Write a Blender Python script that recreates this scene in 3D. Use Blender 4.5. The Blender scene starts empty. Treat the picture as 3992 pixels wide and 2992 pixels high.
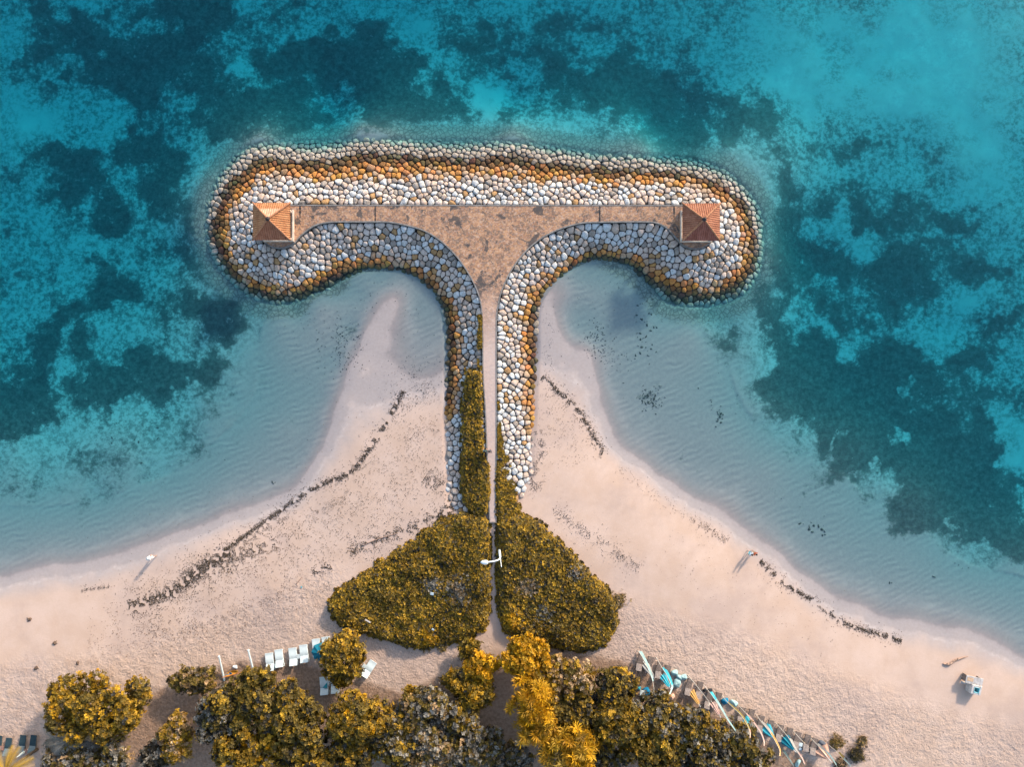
import bpy, bmesh, math, random
import numpy as np
from mathutils import Vector, Matrix, Quaternion
from mathutils.geometry import delaunay_2d_cdt

random.seed(7); rng = np.random.default_rng(7)
C = bpy.context.scene.collection
R = math.radians
# ------------------------------------------------------------------ camera, world, sun, exposure
H = 83.0                 # drone height above the water (m)
F = 32.0 * H             # focal length in photo pixels: 32 px per metre at water level
CX, CY = 1996.0, 1496.0
cam = bpy.data.cameras.new('camera'); cam.sensor_width = 36.0; cam.lens = 36.0 * F / 3992.0
cam.clip_start = 0.5; cam.clip_end = 3000
co = bpy.data.objects.new('camera', cam); C.objects.link(co); co.location = (0, 0, H)
bpy.context.scene.camera = co

SUN_EL, SUN_AZ = R(22.0), R(38.0)      # azimuth from +Y towards +X
sv = Vector((math.sin(SUN_AZ) * math.cos(SUN_EL), math.cos(SUN_AZ) * math.cos(SUN_EL), math.sin(SUN_EL)))
sun = bpy.data.lights.new('sun', 'SUN'); sun.energy = 2.4; sun.angle = R(4.0); sun.color = (1.0, 0.86, 0.72)
so = bpy.data.objects.new('sun', sun); C.objects.link(so); so.rotation_euler = sv.to_track_quat('Z', 'Y').to_euler()
so.location = sv * 300
w = bpy.data.worlds.new('World'); bpy.context.scene.world = w; w.use_nodes = True
wn = w.node_tree.nodes; sky = wn.new('ShaderNodeTexSky'); sky.sky_type = 'NISHITA'; sky.sun_disc = False
sky.sun_elevation = SUN_EL; sky.sun_rotation = SUN_AZ; sky.dust_density = 1.2
w.node_tree.links.new(sky.outputs[0], wn['Background'].inputs[0]); wn['Background'].inputs[1].default_value = 0.15
vs = bpy.context.scene.view_settings
vs.view_transform = 'Standard'; vs.look = 'None'; vs.gamma = 1.0; vs.exposure = 1.2
bpy.context.scene.cycles.volume_bounces = 0
bpy.context.scene.cycles.transparent_max_bounces = 12
bpy.context.scene.cycles.max_bounces = 4

# ------------------------------------------------------------------ helpers
def P(px, py, z=0.0):
    k = (H - z) / F
    return Vector(((px - CX) * k, (CY - py) * k, z))
def tag(o, label=None, cat=None, group=None, kind=None):
    if label: o['label'] = label
    if cat: o['category'] = cat
    if group: o['group'] = group
    if kind: o['kind'] = kind
    return o
def thing(name, label, cat, loc=(0, 0, 0), rz=0.0, group=None):
    o = bpy.data.objects.new(name, None); C.objects.link(o); o.empty_display_size = 0.3
    o.location = loc; o.rotation_euler = (0, 0, rz)
    return tag(o, label, cat, group)
def np_mesh(name, V, faces, mats, parent=None, col=None, smooth=False, mat_idx=None):
    """V (n,3) array, faces (m,k) int array or list of lists"""
    me = bpy.data.meshes.new(name)
    V = np.asarray(V, dtype=np.float32)
    if isinstance(faces, np.ndarray):
        m, k = faces.shape
        me.vertices.add(len(V)); me.vertices.foreach_set('co', V.ravel())
        me.loops.add(m * k); me.loops.foreach_set('vertex_index', faces.astype(np.int32).ravel())
        me.polygons.add(m); me.polygons.foreach_set('loop_start', np.arange(0, m * k, k, dtype=np.int32))
        if mat_idx is not None: me.polygons.foreach_set('material_index', np.asarray(mat_idx, dtype=np.int32))
        me.update(calc_edges=True)
    else:
        me.from_pydata([tuple(v) for v in V], [], faces)
    if col is not None:
        a = me.color_attributes.new('col', 'FLOAT_COLOR', 'POINT')
        c = np.ones((len(V), 4), dtype=np.float32); c[:, :3] = col
        a.data.foreach_set('color', c.ravel())
    if smooth: me.polygons.foreach_set('use_smooth', np.ones(len(me.polygons), dtype=bool))
    for m_ in (mats if isinstance(mats, (list, tuple)) else [mats]): me.materials.append(m_)
    o = bpy.data.objects.new(name, me); C.objects.link(o)
    if parent: o.parent = parent
    return o
class MB:
    """collects shapes into one mesh"""
    def __init__(s): s.v = []; s.f = []
    def add(s, vs_, fs):
        b = len(s.v); s.v += [tuple(x) for x in vs_]; s.f += [[i + b for i in f] for f in fs]; return s
    def box(s, c, d, M=None, taper=1.0):
        x, y, z = d[0] / 2, d[1] / 2, d[2] / 2; bv = min(x, y, z) * 0.25
        vs_ = []
        for zz, k in ((-z, 0), (-z + bv, 1), (z - bv, 1), (z, 0)):
            q = 1.0 if zz < 0 else taper
            ex, ey = (x * q if k else x * q - bv), (y * q if k else y * q - bv)
            for sx, sy in ((-1, -1), (1, -1), (1, 1), (-1, 1)):
                p = Vector((sx * ex, sy * ey, zz))
                if M: p = M @ p
                vs_.append(p + Vector(c))
        fs = [[3, 2, 1, 0], [12, 13, 14, 15]]
        for r in range(3):
            for i in range(4): fs.append([r * 4 + i, r * 4 + (i + 1) % 4, r * 4 + 4 + (i + 1) % 4, r * 4 + 4 + i])
        return s.add(vs_, fs)
    def tube(s, pts, rads, n=8, cap=True):
        pts = [Vector(p) for p in pts]; m = len(pts)
        if not isinstance(rads, (list, tuple)): rads = [rads] * m
        vs_ = []; fs = []
        up = None
        for i, p in enumerate(pts):
            t = (pts[min(i + 1, m - 1)] - pts[max(i - 1, 0)]).normalized()
            if up is None:
                up = Vector((0, 0, 1)) if abs(t.z) < 0.9 else Vector((1, 0, 0))
            a = t.cross(up).normalized(); b = a.cross(t).normalized(); up = b
            for k in range(n):
                g = 2 * math.pi * k / n
                vs_.append(p + (a * math.cos(g) + b * math.sin(g)) * rads[i])
        for i in range(m - 1):
            for k in range(n):
                fs.append([i * n + k, i * n + (k + 1) % n, (i + 1) * n + (k + 1) % n, (i + 1) * n + k])
        if cap: fs.append(list(range(n))[::-1]); fs.append([(m - 1) * n + k for k in range(n)])
        return s.add(vs_, fs)
    def lathe(s, c, prof, n=16, star=0.0, ang=0.0, sy=1.0):
        vs_ = []; fs = []; m = len(prof)
        for (r, z) in prof:
            for k in range(n):
                g = 2 * math.pi * k / n + ang; q = r * (1 - star * (k % 2))
                vs_.append(Vector(c) + Vector((q * math.cos(g), q * math.sin(g) * sy, z)))
        for i in range(m - 1):
            for k in range(n): fs.append([i * n + k, i * n + (k + 1) % n, (i + 1) * n + (k + 1) % n, (i + 1) * n + k])
        fs.append(list(range(n))[::-1]); fs.append([(m - 1) * n + k for k in range(n)])
        return s.add(vs_, fs)
    def build(s, name, mat, parent=None, smooth=False):
        o = np_mesh(name, np.array(s.v), s.f, mat, parent)
        if smooth: o.data.polygons.foreach_set('use_smooth', np.ones(len(o.data.polygons), dtype=bool))
        return o
def copy_tree(o, parent=None):
    c = o.copy(); C.objects.link(c); c.parent = parent
    for ch in list(o.children): copy_tree(ch, c)
    return c
def in_poly(X, Y, poly):
    ins = np.zeros(X.shape, bool); n = len(poly)
    for i in range(n):
        x1, y1 = poly[i]; x2, y2 = poly[(i + 1) % n]
        if y1 == y2: continue
        c = ((y1 > Y) != (y2 > Y)) & (X < (x2 - x1) * (Y - y1) / (y2 - y1) + x1)
        ins ^= c
    return ins
def dist_line(X, Y, poly, closed=True):
    d = np.full(X.shape, 1e9); n = len(poly)
    for i in range(n if closed else n - 1):
        x1, y1 = poly[i]; x2, y2 = poly[(i + 1) % n]
        dx, dy = x2 - x1, y2 - y1; L = dx * dx + dy * dy + 1e-9
        t = np.clip(((X - x1) * dx + (Y - y1) * dy) / L, 0, 1)
        d = np.minimum(d, np.hypot(X - x1 - t * dx, Y - y1 - t * dy))
    return d
def nearest_on(x, y, poly):
    best = None
    for i in range(len(poly)):
        x1, y1 = poly[i]; x2, y2 = poly[(i + 1) % len(poly)]
        dx, dy = x2 - x1, y2 - y1; L = dx * dx + dy * dy + 1e-9
        t = min(1, max(0, ((x - x1) * dx + (y - y1) * dy) / L)); qx, qy = x1 + t * dx, y1 + t * dy
        d = (x - qx) ** 2 + (y - qy) ** 2
        if best is None or d < best[0]: best = (d, qx, qy)
    return best
def sstep(a, b, x):
    t = np.clip((x - a) / (b - a), 0, 1); return t * t * (3 - 2 * t)
def catmull(pts, n=6, closed=False):
    pts = [np.array(p, float) for p in pts]; out = []; m = len(pts)
    for i in range(m if closed else m - 1):
        p0 = pts[(i - 1) % m] if closed or i > 0 else pts[0]; p1 = pts[i]; p2 = pts[(i + 1) % m]
        p3 = pts[(i + 2) % m] if closed or i + 2 < m else pts[-1]
        for k in range(n):
            t = k / n
            out.append(0.5 * (2 * p1 + (p2 - p0) * t + (2 * p0 - 5 * p1 + 4 * p2 - p3) * t * t + (3 * p1 - p0 - 3 * p2 + p3) * t ** 3))
    if not closed: out.append(pts[-1])
    return out
_tab = rng.random((256, 256))
def vnoise(X, Y, s):
    x = X / s + 1000.0; y = Y / s + 1000.0
    xi = np.floor(x).astype(int); yi = np.floor(y).astype(int); fx = x - xi; fy = y - yi
    fx = fx * fx * (3 - 2 * fx); fy = fy * fy * (3 - 2 * fy)
    g = lambda a, b: _tab[a % 256, b % 256]
    return (g(xi, yi) * (1 - fx) + g(xi + 1, yi) * fx) * (1 - fy) + (g(xi, yi + 1) * (1 - fx) + g(xi + 1, yi + 1) * fx) * fy
def fbm(X, Y, s, o=4):
    r = np.zeros(np.shape(X)); a = 0.5; t = 0
    for k in range(o): r = r + a * vnoise(X + 37 * k, Y - 91 * k, s); t += a; a *= 0.5; s *= 0.5
    return r / t

# ------------------------------------------------------------------ materials
MATS = {}
class NT:
    def __init__(s, name):
        s.m = bpy.data.materials.new(name); s.m.use_nodes = True; s.t = s.m.node_tree; s.n = s.t.nodes; s.b = s.n['Principled BSDF']
    def new(s, kind, **kw):
        nd = s.n.new('ShaderNode' + kind)
        for k, v in kw.items():
            if k.startswith('i_'):
                key = k[2:]; key = int(key) if key.isdigit() else key
                s.set(nd.inputs[key], v)
            else: setattr(nd, k, v)
        return nd
    def set(s, sock, v):
        if isinstance(v, bpy.types.NodeSocket): s.t.links.new(v, sock)
        elif isinstance(v, (tuple, list)) and len(v) == 3 and sock.type == 'RGBA': sock.default_value = (*v, 1)
        else: sock.default_value = v
    def math(s, op, a, b=0.0, clamp=False):
        nd = s.n.new('ShaderNodeMath'); nd.operation = op; nd.use_clamp = clamp; s.set(nd.inputs[0], a); s.set(nd.inputs[1], b); return nd.outputs[0]
    def mix(s, f, a, b, mode='MIX'):
        nd = s.n.new('ShaderNodeMix'); nd.data_type = 'RGBA'; nd.blend_type = mode
        s.set(nd.inputs[0], f); s.set(nd.inputs[6], a); s.set(nd.inputs[7], b); return nd.outputs[2]
    def rng(s, v, a, b, c=0.0, d=1.0, smooth=True):
        nd = s.n.new('ShaderNodeMapRange'); nd.interpolation_type = 'SMOOTHSTEP' if smooth else 'LINEAR'
        s.set(nd.inputs[0], v)
        for i, q in enumerate((a, b, c, d)): nd.inputs[i + 1].default_value = q
        return nd.outputs[0]
    def pos(s): return s.new('NewGeometry').outputs['Position']
    def noise(s, scale, detail=4, rough=0.55, vec=None, dist=0.0):
        nd = s.new('TexNoise'); nd.inputs['Scale'].default_value = scale; nd.inputs['Detail'].default_value = detail
        nd.inputs['Roughness'].default_value = rough; nd.inputs['Distortion'].default_value = dist
        s.set(nd.inputs['Vector'], vec if vec is not None else s.pos()); return nd.outputs[0]
    def attr(s, name, out='Fac'):
        return s.new('Attribute', attribute_name=name).outputs[out]
    def bump(s, h, st=0.5, dist=0.05, normal=None):
        nd = s.new('Bump'); s.set(nd.inputs['Strength'], st); nd.inputs['Distance'].default_value = dist; s.set(nd.inputs['Height'], h)
        if normal is not None: s.set(nd.inputs['Normal'], normal)
        return nd.outputs[0]
    def out(s, color=None, rough=None, normal=None, spec=None):
        if color is not None: s.set(s.b.inputs['Base Color'], color)
        if rough is not None: s.set(s.b.inputs['Roughness'], rough)
        if normal is not None: s.set(s.b.inputs['Normal'], normal)
        if spec is not None: s.set(s.b.inputs['Specular IOR Level'], spec)
        return s.m
def plain(name, col, rough=0.7, var=0.2, scale=6.0, bump=0.2, spec=0.3):
    if name in MATS: return MATS[name]
    t = NT(name); n = t.noise(scale, 4)
    dark = tuple(c * (1 - var) for c in col); lite = tuple(min(1, c * (1 + var)) for c in col)
    c = t.mix(t.rng(n, 0.3, 0.7), dark, lite)
    MATS[name] = t.out(c, rough, t.bump(n, bump, 0.02), spec); return MATS[name]
def leaf_mat(name, rough=0.55):
    t = NT(name); c = t.attr('col', 'Color'); t.out(c, rough, spec=0.25)
    tr = t.new('BsdfTranslucent'); t.set(tr.inputs[0], c)
    mx = t.new('MixShader'); mx.inputs[0].default_value = 0.22
    t.t.links.new(t.b.outputs[0], mx.inputs[1]); t.t.links.new(tr.outputs[0], mx.inputs[2])
    t.t.links.new(mx.outputs[0], t.n['Material Output'].inputs[0]); return t.m
M_LEAF = leaf_mat('leaves')
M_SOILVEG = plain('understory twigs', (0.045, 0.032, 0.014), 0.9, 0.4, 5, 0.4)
M_BARK = plain('bark', (0.12, 0.085, 0.06), 0.9, 0.35, 8, 0.6)

# ------------------------------------------------------------------ layout polygons (photo pixels)
ZT = 2.1   # deck level
K = (H - ZT) / F
def arc(cx, cy, r, a0, a1, n):
    return [(cx + r * math.cos(R(a0 + (a1 - a0) * i / n)), cy + r * math.sin(R(a0 + (a1 - a0) * i / n))) for i in range(n + 1)]
deck_px = arc(1089, 886, 87, 270, 50, 20)  # image angles: y down
deck_px = arc(1089, 884, 86, 270, 60, 18)
left_c = catmull([(1148, 951), (1180, 915), (1228, 881), (1290, 868), (1400, 867), (1500, 867), (1565, 876), (1650, 900), (1722, 945), (1784, 1008), (1832, 1080), (1862, 1145), (1876, 1210), (1880, 1300), (1881, 1450), (1890, 1600), (1898, 1800), (1903, 1950), (1908, 2040)], 5)
right_c = catmull([(1936, 2040), (1934, 1900), (1937, 1700), (1937, 1500), (1937, 1300), (1940, 1215), (1958, 1135), (1997, 1052), (2048, 985), (2110, 932), (2180, 896), (2260, 873), (2330, 868), (2440, 867), (2540, 868), (2592, 885), (2630, 925), (2655, 950)], 5)
# arc of left end: from top (1089,798) anticlockwise through the left to the bottom right
left_arc = [(1089 + 86 * math.cos(R(a)), 884 + 86 * math.sin(R(a))) for a in np.linspace(-90, -310, 22)]
right_arc = [(2710 + 87 * math.cos(R(a)), 886 + 87 * math.sin(R(a))) for a in np.linspace(130, -90, 22)]
deck_px = left_arc + [tuple(p) for p in left_c] + [tuple(p) for p in right_c] + right_arc
DECK = [((x - CX) * K, (CY - y) * K) for x, y in deck_px]
toe_px = catmull([(1010, 540), (1400, 525), (2000, 535), (2400, 585), (2650, 592), (2800, 630), (2905, 705), (2975, 800), (3000, 900), (2985, 1050), (2930, 1145), (2830, 1195), (2700, 1205), (2600, 1185), (2530, 1122), (2460, 1055), (2400, 1028), (2310, 1020), (2225, 1065), (2155, 1125), (2118, 1185), (2106, 1250), (2106, 1400), (2096, 1550), (2090, 1680), (2082, 1780), (2086, 1850), (2060, 1900), (2030, 1955), (1990, 2000), (1880, 2010), (1800, 2005), (1745, 1970), (1733, 1850), (1722, 1600), (1728, 1400), (1722, 1280), (1700, 1185), (1650, 1118), (1560, 1070), (1480, 1060), (1400, 1072), (1300, 1125), (1200, 1172), (1080, 1195), (960, 1165), (870, 1095), (805, 1000), (780, 880), (800, 750), (870, 625)], 4, True)
TOE = [((x - CX) / 32, (CY - y) / 32) for x, y in toe_px]

# ------------------------------------------------------------------ terrain height
CP = """0,0,-2.6 1000,0,-2.6 2000,0,-2.5 3000,0,-1.9 3992,0,-1.25 0,500,-2.3 600,500,-2.4 1300,400,-2.4 2000,350,-2.4 2700,400,-2.2 3400,450,-1.65 3992,450,-1.5
0,1000,-2.2 400,1000,-2.0 650,1000,-1.7 3150,1000,-1.9 3500,1000,-1.9 3992,1000,-1.9 0,1300,-1.9 500,1300,-1.6 850,1300,-.8 0,1500,-1.6 500,1500,-1.2 900,1450,-.65
0,1750,-.95 400,1750,-.75 800,1700,-.55 1080,1600,-.38 0,1950,-.55 400,1950,-.5 700,1900,-.4 1000,1820,-.26 1120,1700,-.25
0,2245,0 300,2195,0 560,2120,0 800,2040,0 1000,1965,0 1150,1890,0 1215,1810,0 1275,1700,.0 1312,1580,.02 1362,1440,.03 1425,1300,.02 1475,1200,.0 1225,1690,-.17 1265,1560,-.2 1318,1420,-.22 1378,1280,-.24 1180,1790,-.16 1420,1160,-.28
1430,1115,-.28 1545,1165,-.0 1515,1250,.04 1600,1200,-.17 1660,1300,-.16 1570,1330,-.08 1480,1350,.05 1650,1450,-.05 1460,1550,.10 1600,1600,.3 1680,1700,.6 1100,1250,-.35 1250,1210,-.22 1340,1200,-.25 1200,1430,-.3 1280,1330,-.22
1400,1750,.4 1500,1850,.7 1300,1950,.6 1200,2020,.5 900,2150,.6 600,2280,.5 200,2350,.5 0,2400,.6 1650,1950,1.2 1400,2100,1.1 900,2400,1.2 400,2550,1.3 0,2650,1.5 1300,2400,1.7 1900,2500,2.0 1900,2100,1.9 1000,2800,2.0 0,2992,2 2000,2992,2.2 3000,2992,1.9
2500,2500,1.8 2300,2250,1.5 2150,2050,1.4 2200,1850,1.0
2195,1160,-.05 2190,1290,0 2290,1370,0 2330,1500,0 2365,1620,0 2430,1740,0 2560,1840,0 2700,1935,0 2900,2060,0 3100,2215,0 3250,2320,0 3450,2410,0 3650,2440,0 3850,2480,0 3992,2560,0
2140,1250,.06 2150,1400,.12 2200,1550,.3 2230,1680,.55 2300,1150,-.22 2450,1220,-.27 2430,1450,-.22 2600,1500,-.26 2530,1700,-.16 2800,1700,-.28 2700,1300,-.36 2880,1380,-.6 3000,1850,-.28 2222,1200,-.17 2228,1285,-.17 2312,1345,-.15 2368,1480,-.14 2165,1180,.0 2165,1290,.05 2262,1402,.08 2296,1520,.1 3100,2020,-.28 3300,2180,-.24 3500,2280,-.22 3700,2350,-.2 3992,2440,-.2 3992,2200,-.6 3600,2050,-.5 3300,1850,-.5 3992,1900,-1.5 3500,1500,-1.8 3150,1300,-1.6
3000,2300,.55 3400,2560,.65 3700,2620,.6 3992,2750,.8 3300,2750,1.3 3600,2900,1.2 2700,2200,1.1 2700,2500,1.5 2450,1950,.8
745,900,-.6 780,720,-.6 1000,510,-.5 1400,485,-.5 2000,495,-.55 2500,550,-.65 2850,590,-.7 3030,800,-.75 3040,1000,-.75 2950,1190,-.7 3110,900,-1.5 690,900,-1.2 700,650,-1.6 960,430,-1.5 1400,420,-1.3 2000,420,-1.5 2550,480,-1.7 720,1100,-1.1 2780,1220,-.8 2600,1210,-.55 2400,1060,-.4 2260,1080,-.28 830,1140,-.7 1000,1205,-.6 1150,1210,-.5 1300,1150,-.4 1480,1090,-.32 1620,1120,-.22"""
cps = np.array([[float(a) for a in q.split(',')] for q in CP.split()])  # bed at the upper right set shallower to brighten it like sun glint
cx_, cy_ = (cps[:, 0] - CX) / 32, (CY - cps[:, 1]) / 32
RC = 1.3
def _phi(dx, dy): return np.sqrt(dx * dx + dy * dy + RC * RC)
A_ = _phi(cx_[:, None] - cx_[None], cy_[:, None] - cy_[None]) - 0.02 * np.eye(len(cps))
N_ = len(cps); AA = np.zeros((N_ + 1, N_ + 1)); AA[:N_, :N_] = A_; AA[N_, :N_] = 1; AA[:N_, N_] = 1
wts = np.linalg.solve(AA, np.concatenate([cps[:, 2], [0]]))
def terr0(X, Y):
    X = np.clip(X, -66, 66); Y = np.clip(Y, -50, 50); r = np.full(np.shape(X), wts[N_])
    for i in range(N_): r = r + wts[i] * _phi(X - cx_[i], Y - cy_[i])
    return r
def terr(X, Y):
    X = np.asarray(X, float); Y = np.asarray(Y, float)
    z = terr0(X, Y)
    z = z + np.where(z < -.5, 0.35, 0.05 + 0.05 * np.clip(z, 0, 1)) * (fbm(X, Y, 7.0, 4) - 0.5)
    dT = dist_line(X, Y, TOE) * in_poly(X, Y, TOE)
    z = z - (.75 * sstep(.3, 2.2, dT) + .1 * sstep(0, .3, dT)) * (z > -1)
    return z
def tz(x, y): return float(terr(np.array([x]), np.array([y]))[0])
def G(px, py, dz=0.0):
    """point on the ground seen at pixel px,py"""
    p = P(px, py, 0)
    for _ in range(3): p = P(px, py, tz(p.x, p.y))
    p.z += dz; return p

def axis(lim, step, far):
    a = list(np.arange(-lim, lim + 1e-6, step)); d = step; x = lim; o = []
    while x < far: d *= 1.35; x += d; o.append(x)
    return np.array([-q for q in o[::-1]] + a + o)
gx = axis(67, 0.2, 900); gy = axis(51, 0.2, 900)
GX, GY = np.meshgrid(gx, gy); GZ = terr(GX, GY)
def grid_faces(nx, ny):
    i = np.arange((ny - 1) * (nx - 1)); r = i // (nx - 1); c = i % (nx - 1); a = r * nx + c
    return np.stack([a, a + 1, a + nx + 1, a + nx], 1)
# --- sea-grass cover on the sea bed (overview pixels: photo / 1.8047), + dark, - light; light ellipses at upper right paint sun glint into the bed
WEED_GLINT = """740,120,175,85,0,1 880,210,190,55,10,1 640,90,80,50,0,.9 1000,100,60,60,0,.3 920,85,55,55,0,-.9 735,190,28,40,0,-.9 1062,190,40,38,0,-1.3 1230,155,110,75,0,.65 1390,200,130,75,15,.9 1460,312,110,28,0,1.1 1180,45,160,50,0,.6 560,245,85,42,-8,1.1 600,280,50,20,0,.6 500,270,30,40,0,.8
350,110,150,75,-30,.75 440,190,70,65,0,.75 250,55,150,60,-20,.65 90,60,90,55,0,.7 200,190,90,55,-40,.5 30,140,50,50,0,.4 300,250,70,60,0,.6 420,30,110,40,0,.5 500,120,50,40,0,-.7 60,240,70,60,0,-.7 150,250,70,50,0,-.5 480,40,60,30,0,-.4
70,420,45,35,0,.5 130,350,60,40,0,.6 140,420,70,50,0,.65 190,470,45,50,0,.65 40,330,60,60,0,.3 310,380,60,70,0,.5 260,310,60,40,0,.5 350,330,35,50,0,.4 120,240,40,30,0,.4
170,640,65,35,-10,.8 215,590,50,28,0,.55 95,700,50,28,0,.7 60,735,40,28,0,.9 130,665,30,20,0,.6 240,620,40,25,0,.6 400,690,90,75,0,.55 440,600,45,90,0,.6 410,500,30,90,0,.55 390,400,35,80,0,.5 480,690,40,50,0,.6 350,610,30,40,0,.4 500,700,60,45,0,.5
375,815,90,38,0,1.2 310,862,40,45,0,.9 215,850,45,72,-10,1.35 25,850,55,80,0,1.4 70,895,24,34,0,1.2 165,752,35,28,0,.9 15,925,25,35,0,1.3 130,860,24,28,0,.7 330,780,50,25,0,.8 430,820,60,25,0,.6
1640,690,100,45,20,.95 1730,760,80,45,20,.85 1770,850,90,75,0,1.2 1870,910,120,75,0,1.25 2020,990,130,75,0,1.2 2090,1080,120,75,0,1.1 2170,900,70,90,0,.7 1960,830,130,90,0,1.0 2150,1150,80,45,0,.9 2030,1100,75,45,0,1 1700,840,30,60,0,.8 1900,985,55,30,0,.8
1850,738,60,28,-10,-.8 1690,790,45,32,0,-.75 1945,938,34,22,0,-1.5 1975,955,14,30,0,-1.2 2190,960,45,70,0,-1.2 1842,910,12,45,12,-1.2 1895,990,50,12,-40,-1.3 1990,870,22,22,0,-1 2050,740,60,36,0,-.7 2085,1125,14,28,15,-1.3 2060,1070,40,25,0,-.4
1700,500,65,85,0,.85 1790,560,110,48,0,.7 1940,440,110,35,0,.55 2000,560,140,48,0,.6 2150,590,70,36,0,.55 1570,280,80,40,0,.7 1660,255,60,30,0,.5 1870,300,70,40,0,.4 2110,450,80,30,0,.5 1700,370,50,60,0,.6 1800,430,80,40,0,.4 1690,620,60,45,0,.8 2180,690,50,40,0,.6 1900,640,120,60,0,.55 2100,780,80,60,0,.5 2190,1050,50,60,0,.6
1880,500,60,30,0,-.4 1750,640,50,25,-20,-.5 1850,130,170,110,0,-.55 2080,100,160,140,0,-.75 1620,80,120,70,0,-.3 1690,180,90,50,0,-.35 2150,330,90,90,0,-.6 1980,240,120,70,0,-.4 1800,240,60,50,0,.2 2200,480,50,50,0,-.3 2130,650,50,30,0,-.5
1500,120,60,50,0,.4 1300,60,80,40,0,-.2 1550,180,40,30,0,.3"""
SHOAL = """735,745,28,48,-38,.8 755,700,26,38,-30,.5 1300,760,45,30,50,.5 1400,860,24,24,0,.75 1390,700,10,40,20,.4 1555,905,8,16,-25,.9 1410,720,8,50,15,.35 1340,640,60,45,0,.0 640,660,60,30,0,.2 1450,640,60,30,10,.25"""
def ell_field(txt, X, Y):
    f = np.zeros(X.shape)
    for q in txt.split():
        a, b, rx, ry, rot, am = [float(v) for v in q.split(',')]
        ux = (a * 1.8047 - CX) / 32; uy = (CY - b * 1.8047) / 32; rx *= 1.8047 / 32; ry *= 1.8047 / 32
        c, s = math.cos(-R(rot)), math.sin(-R(rot)); dx, dy = X - ux, Y - uy
        u, v = (dx * c + dy * s) / rx, (-dx * s + dy * c) / ry
        f += am * np.exp(-0.9 * (u * u + v * v) ** 1.5)
    return f
wx = GX + 5.0 * (fbm(GX, GY, 4, 5) - .5) * 2; wy = GY + 5.0 * (fbm(GX + 50, GY + 80, 4, 5) - .5) * 2
weed = .82 * np.clip(ell_field(WEED_GLINT, wx, wy), -.8, 1.2) + 1.1 * (fbm(GX + 11, GY + 3, 3.2, 5) - .5) + ell_field(SHOAL, wx * .3 + GX * .7, wy * .3 + GY * .7) * 0.9
out_ = (np.abs(GX) > 66.9) | (np.abs(GY) > 50.9)
weed = np.where(out_, (fbm(GX, GY, 14, 4) - .45) * 2.0, weed)
deep = sstep(-.9, -1.6, GZ)
weed = weed + .08 * deep
weed = weed - 2.2 * sstep(-.16, -.04, GZ) - .45 * sstep(-.6, -.3, GZ)
dto = np.where(in_poly(GX, GY, TOE), 0, dist_line(GX, GY, TOE)); rubble = np.exp(-(dto / 1.9) ** 2) * sstep(-.3, -.45, GZ); weed = weed - .6 * rubble
# rough, trodden sand and leaf litter
def pxg(x, y): return ((x - CX) / 32, (CY - y) / 32)
rough_poly = [pxg(*q) for q in [(2300, 2300), (2500, 2380), (2900, 2480), (3300, 2650), (3700, 2790), (3992, 2850), (3992, 3050), (2200, 3050), (2100, 2500)]]
rough_poly2 = [pxg(*q) for q in [(-50, 2600), (350, 2560), (900, 2400), (1300, 2200), (1500, 2400), (1900, 2500), (1900, 3050), (-50, 3050)]]
def soft_in(poly, X, Y, s):
    d = dist_line(X, Y, poly); return sstep(-s, s, np.where(in_poly(X, Y, poly), d, -d))
rough = np.maximum(soft_in(rough_poly, GX, GY, 2.5), 0.8 * soft_in(rough_poly2, GX, GY, 2.5))
soil_poly = [pxg(*q) for q in [(500, 2700), (700, 2650), (950, 2560), (1200, 2560), (1400, 2620), (1600, 2680), (1750, 2600), (1950, 2520), (2150, 2500), (2330, 2540), (2450, 2560), (2600, 2660), (2900, 2830), (3150, 2940), (3200, 3100), (450, 3100)]]
soil = soft_in(soil_poly, GX, GY, 1.6)
soil = np.maximum(soil, .33 * soft_in([pxg(*q) for q in [(-90, 2540), (420, 2500), (620, 2600), (560, 3100), (-90, 3100)]], GX, GY, 2.0))  # lower left: shade tone put into the ground colour as a weak brown tint
me_v = np.stack([GX, GY, GZ], -1).reshape(-1, 3)
T = NT('beach and sea bed')
weedA = T.attr('weed'); roughA = T.attr('rough'); soil_shadeA = T.attr('soil'); pos = T.pos()
zc = T.new('SeparateXYZ', i_0=pos).outputs[2]
n1 = T.noise(0.35, 4, 0.6); n2 = T.noise(3.0, 4, 0.6); n3 = T.noise(14.0, 3, 0.6); n4 = T.noise(1.1, 5, 0.7)
dry = T.mix(T.rng(n1, .3, .7), (0.53, 0.375, 0.28), (0.585, 0.43, 0.338))
nL = T.noise(0.09, 5, .65); dry = T.mix(T.math('MULTIPLY', T.rng(nL, .48, .66), .5), dry, (0.40, 0.295, 0.245))
dry = T.mix(T.rng(n3, .35, .75), dry, T.mix(0.25, dry, (0.32, 0.22, 0.17)))
zj = T.math('ADD', zc, T.math('MULTIPLY', T.math('SUBTRACT', n1, 0.5), 0.35))
wet = T.rng(zj, 0.42, 0.05)
wetc = T.mix(T.rng(n2, .3, .7), (0.40, 0.34, 0.31), (0.44, 0.375, 0.345))
sand = T.mix(wet, dry, wetc)
soil_shade_m = T.rng(T.math('ADD', soil_shadeA, T.math('MULTIPLY', T.math('SUBTRACT', n4, .5), 0.9)), .25, .8)
sand = T.mix(soil_shade_m, sand, T.mix(T.rng(n2, .3, .7), (0.25, 0.155, 0.10), (0.36, 0.235, 0.16)))
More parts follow.
